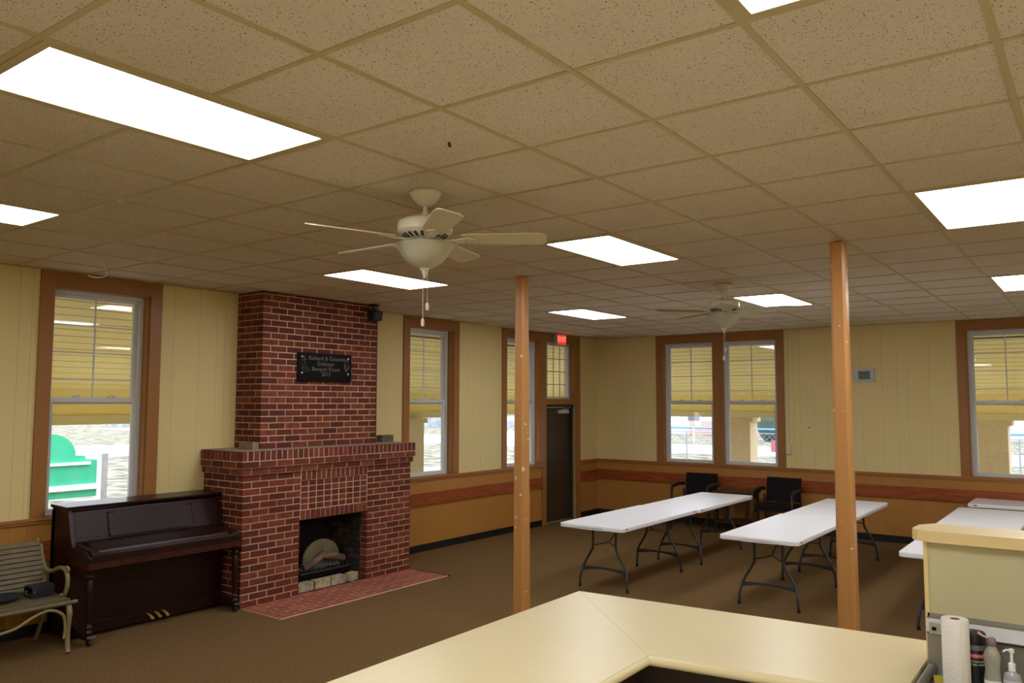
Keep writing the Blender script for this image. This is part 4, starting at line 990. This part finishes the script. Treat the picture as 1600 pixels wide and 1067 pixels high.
def ribbon(pts, wd, z, m_, name, lab, cat):
    mb = MB(); R_ = []
    for i, (x, y) in enumerate(pts):
        a = Vector(pts[max(i-1, 0)]); b = Vector(pts[min(i+1, len(pts)-1)]); d_ = (b-a).normalized(); nn = Vector((-d_.y, d_.x))*wd/2
        R_.append([(x+nn.x, y+nn.y, GZ), (x-nn.x, y-nn.y, GZ), (x-nn.x, y-nn.y, GZ+z), (x+nn.x, y+nn.y, GZ+z)])
    mb.loft(R_); o = ob(name, mb, m_, None); o['label'] = lab; o['kind'] = 'structure'; return o
ribbon([(-60, -20), (-42, 2), (-36, 14), (-33, 26), (-31, 40), (-28, 60), (-20, 100)], 11, .02, M_road, 'driveway', 'pale driveway seen through the left windows', 'path')
ribbon([(-70, 40), (-20, 40), (30, 41), (60, 42)], 8, .03, M_road, 'street', 'pale street seen through the back windows', 'road')
ribbon([(-14, 16), (-13, 24), (-11, 32)], 1.2, .035, M_road, 'garden_path', 'narrow pale path seen through the middle window', 'path')
# green sign board outside window 1
t = thing('green_signboard', 'green wooden signboard with arched top and pale rails on the lawn', 'signboard', (-5.5, 3.9, GZ))
pts = [(3.10, .50), (3.10, 1.03), (3.25, 1.03)]+[(3.90-.62*math.cos(a)+.0, 1.04+.44*math.sin(a)) for a in [PI*i/14 for i in range(15)]]
pts = [(2.9, .50), (2.9, 1.03), (3.62, 1.03)]+[(4.03-.36*math.cos(a), 1.14+.345*math.sin(a)) for a in [PI*i/14 for i in range(15)]]+[(4.40, 1.15), (4.53, 1.14), (4.55, 1.08), (4.72, 1.07), (4.72, .50)]
ob('green_board', MB().prism(pts, -5.53, -5.49, 'x'), M_sign, t)
ob('pale_rail', MB().box(-5.49, -5.44, 2.9, 4.60, 1.005, 1.045), M_wht, t, bevel=.005)
ob('pale_rail', MB().box(-5.49, -5.43, 2.9, 4.72, .62, .70), M_wht, t, bevel=.005)
ob('signpost', MB().box(-5.58, -5.46, 4.72, 4.78, GZ, 1.10), M_wht, t); ob('signpost', MB().box(-5.58, -5.46, 4.78, 4.88, GZ, 1.16), M_wwood, t)
ob('signpost', MB().box(-5.58, -5.46, 3.0, 3.1, GZ, 1.1), M_wwood, t)
# trees
def tree(x, y, h, r, lab, spread=1.0, seed=1):
    t = thing('bare_tree', lab, 'tree', (x, y, GZ), 'bare trees outside'); rnd = random.Random(seed)
    ob('trunk', MB().tube([(x, y, GZ), (x+.05, y, GZ+.3), (x, y, GZ+h*.4), (x+.1, y, GZ+h)], [r*1.6, r*1.1, r*.9, r*.3], 10), M_bark, t, smooth=True)
    mb = MB()
    for k in range(34):
        z0 = GZ+h*(.3+.65*rnd.random()); a = rnd.random()*2*PI; l = spread*h*(.15+.25*rnd.random())
        p0 = Vector((x, y, z0)); p1 = p0+Vector((math.cos(a)*l*.5, math.sin(a)*l*.5, l*.3)); p2 = p0+Vector((math.cos(a+.3)*l, math.sin(a+.3)*l, l*.8))
        mb.tube([p0, p1, p2], [r*.3, r*.2, r*.05], 5)
        for q in range(3):
            c_ = p1.lerp(p2, rnd.random()); dd = Vector((rnd.uniform(-1, 1), rnd.uniform(-1, 1), rnd.uniform(0, 1)))*l*.4; mb.tube([c_, c_+dd], [r*.1, r*.03], 4)
    o = ob('branches', mb, M_bark, t)
tree(-39.5, 26.6, 8, .5, 'bare tree at the far side of the driveway, seen through the left window', seed=3)
tree(2.9, 30, 7, .25, 'bare tree seen through the right pane of the window pair', seed=4)
tree(6.6, 24, 6, .22, 'bare bushy tree seen through the far right window', 1.3, seed=5)
tree(2.2, 44, 6, .2, 'distant bare tree beyond the street behind the stucco pillar', 1.3, seed=6)
t = thing('utility_pole', 'pale utility pole outside the window right of the fireplace', 'pole', (-34, 46, GZ))
ob('pole_shaft', MB().lathe((-34, 46, GZ), [(.28, 0), (.2, 9)], 12), M_wht, t, smooth=True)
ob('crossarm', MB().box(-35, -33, 45.9, 46.1, GZ+8, GZ+8.2), M_wwood, t)
t = thing('stone_retaining_wall', 'grey retaining wall far across the street', 'wall', (-50, 60, GZ))
ob('wall_face', MB().prism([(-75, 40), (-74.5, 40), (-30, 75), (-30.5, 75)], GZ, GZ+1.7), M_stone, t)
ob('wall_cap', MB().prism([(-75.2, 40), (-74.3, 40), (-29.8, 75.2), (-30.7, 75.2)], GZ+1.7, GZ+1.9), M_road, t)
# houses
def house(x0, x1, y, h, lab, brick_x=None):
    t = thing('house', lab, 'house', ((x0+x1)/2, y, GZ), 'pale houses across the street')
    ob('house_wall', MB().box(x0, x1, y, y+8, GZ, GZ+h), M_house, t)
    ob('roof', MB().prism([(y-.5, GZ+h), (y+4, GZ+h+2.2), (y+8.5, GZ+h)], x0-.4, x1+.4, 'x'), M_stone, t)
    n = int((x1-x0)/2.8)
    for k in range(n):
        xx = x0+1+k*2.8; w_ = ob('house_window', MB().box(xx, xx+1.0, y-.05, y+.02, GZ+1.1, GZ+2.4), M_hwin, t); ob('pane', MB().box(xx+.08, xx+.92, y-.06, y-.05, GZ+1.2, GZ+2.3), M_hwin, w_)
    if brick_x: ob('brick_base', MB().box(brick_x[0], brick_x[1], y-.3, y, GZ, GZ+1.1), M_hbr, t)
house(-24, -11, 60, 3.4, 'pale house behind the blue rail, seen through the left pane of the pair', (-20, -13))
house(-6, 6, 62, 3.2, 'pale house seen right of the stucco pillar')
t = thing('evergreen_shrub', 'dark evergreen shrub beside the pale house', 'shrub', (-10.0, 52, GZ))
ob('foliage', MB().blob((-10.2, 52, GZ+1.4), (1.5, 1.3, 1.7), 14, 10), M_shrub, t); ob('stem', MB().tube([(-10.2, 52, GZ), (-10.2, 52, GZ+.6)], .12), M_bark, t)
t = thing('blue_guard_rail', 'blue pipe rail along the street outside', 'rail', (-8, 47, GZ))
ob('rail_pipe', MB().tube([(-20, 47, GZ+.95), (14, 47, GZ+.95)], .06), M_blue, t)
for k in range(12): ob('rail_post', MB().tube([(-20+k*3, 47, GZ), (-20+k*3, 47, GZ+.95)], .06), M_wht, t)
# chain-link fence
t = thing('chain_link_fence', 'chain-link fence across the lawn outside the back windows', 'fence', (-4, 33, GZ))
for k in range(11): ob('fence_post', MB().tube([(-16+k*2.6, 33, GZ), (-16+k*2.6, 33, GZ+1.25)], .03, 6), M_fence, t)
ob('top_rail', MB().tube([(-16, 33, GZ+1.22), (10, 33, GZ+1.22)], .022, 6), M_fence, t)
mb = MB()
for k in range(110):
    x = -16+k*.24
    for s in (-1, 1):
        xa, xb = (x, x+1.2) if s > 0 else (x+1.2, x)
        mb.tube([(xa, 33, GZ+.02), (xb, 33, GZ+1.2)], .007, 3)
o = ob('wire_mesh', mb, M_fence, t); o['kind'] = 'stuff'
t = thing('parked_car', 'red car partly visible at the right of the window pair', 'car', (.3, 36, GZ))
ob('car_body', MB().prism([(-.3, .3), (-.3, .8), (.2, .95), (.7, 1.4), (2.6, 1.4), (3.2, .95), (4.0, .85), (4.0, .3)], 35.2, 36.9, 'y'), M_redt, t, bevel=.08, seg=2)
t.location = (-4.75, 36, GZ); 
for c_ in t.children: c_.matrix_parent_inverse = Matrix.Identity(4); c_.location = (-1.85*0, -36, 0)
ob2 = None
for xx in (.6, 3.2):
    o = ob('wheel', MB().lathe((xx, 35.2, .32), [(.30, 0), (.32, .03), (.32, .2), (.30, .22)], 18, 'y'), M_dark, None)
    o.parent = t; o.location = (0, -36, 0)
o = ob('side_window', MB().prism([(.45, .98), (.8, 1.32), (2.45, 1.32), (2.9, .98)], 35.18, 35.21, 'y'), M_hwin, None); o.parent = t; o.location = (0, -36, 0)

for o in bpy.data.objects:
    if '_w' in o: del o['_w']
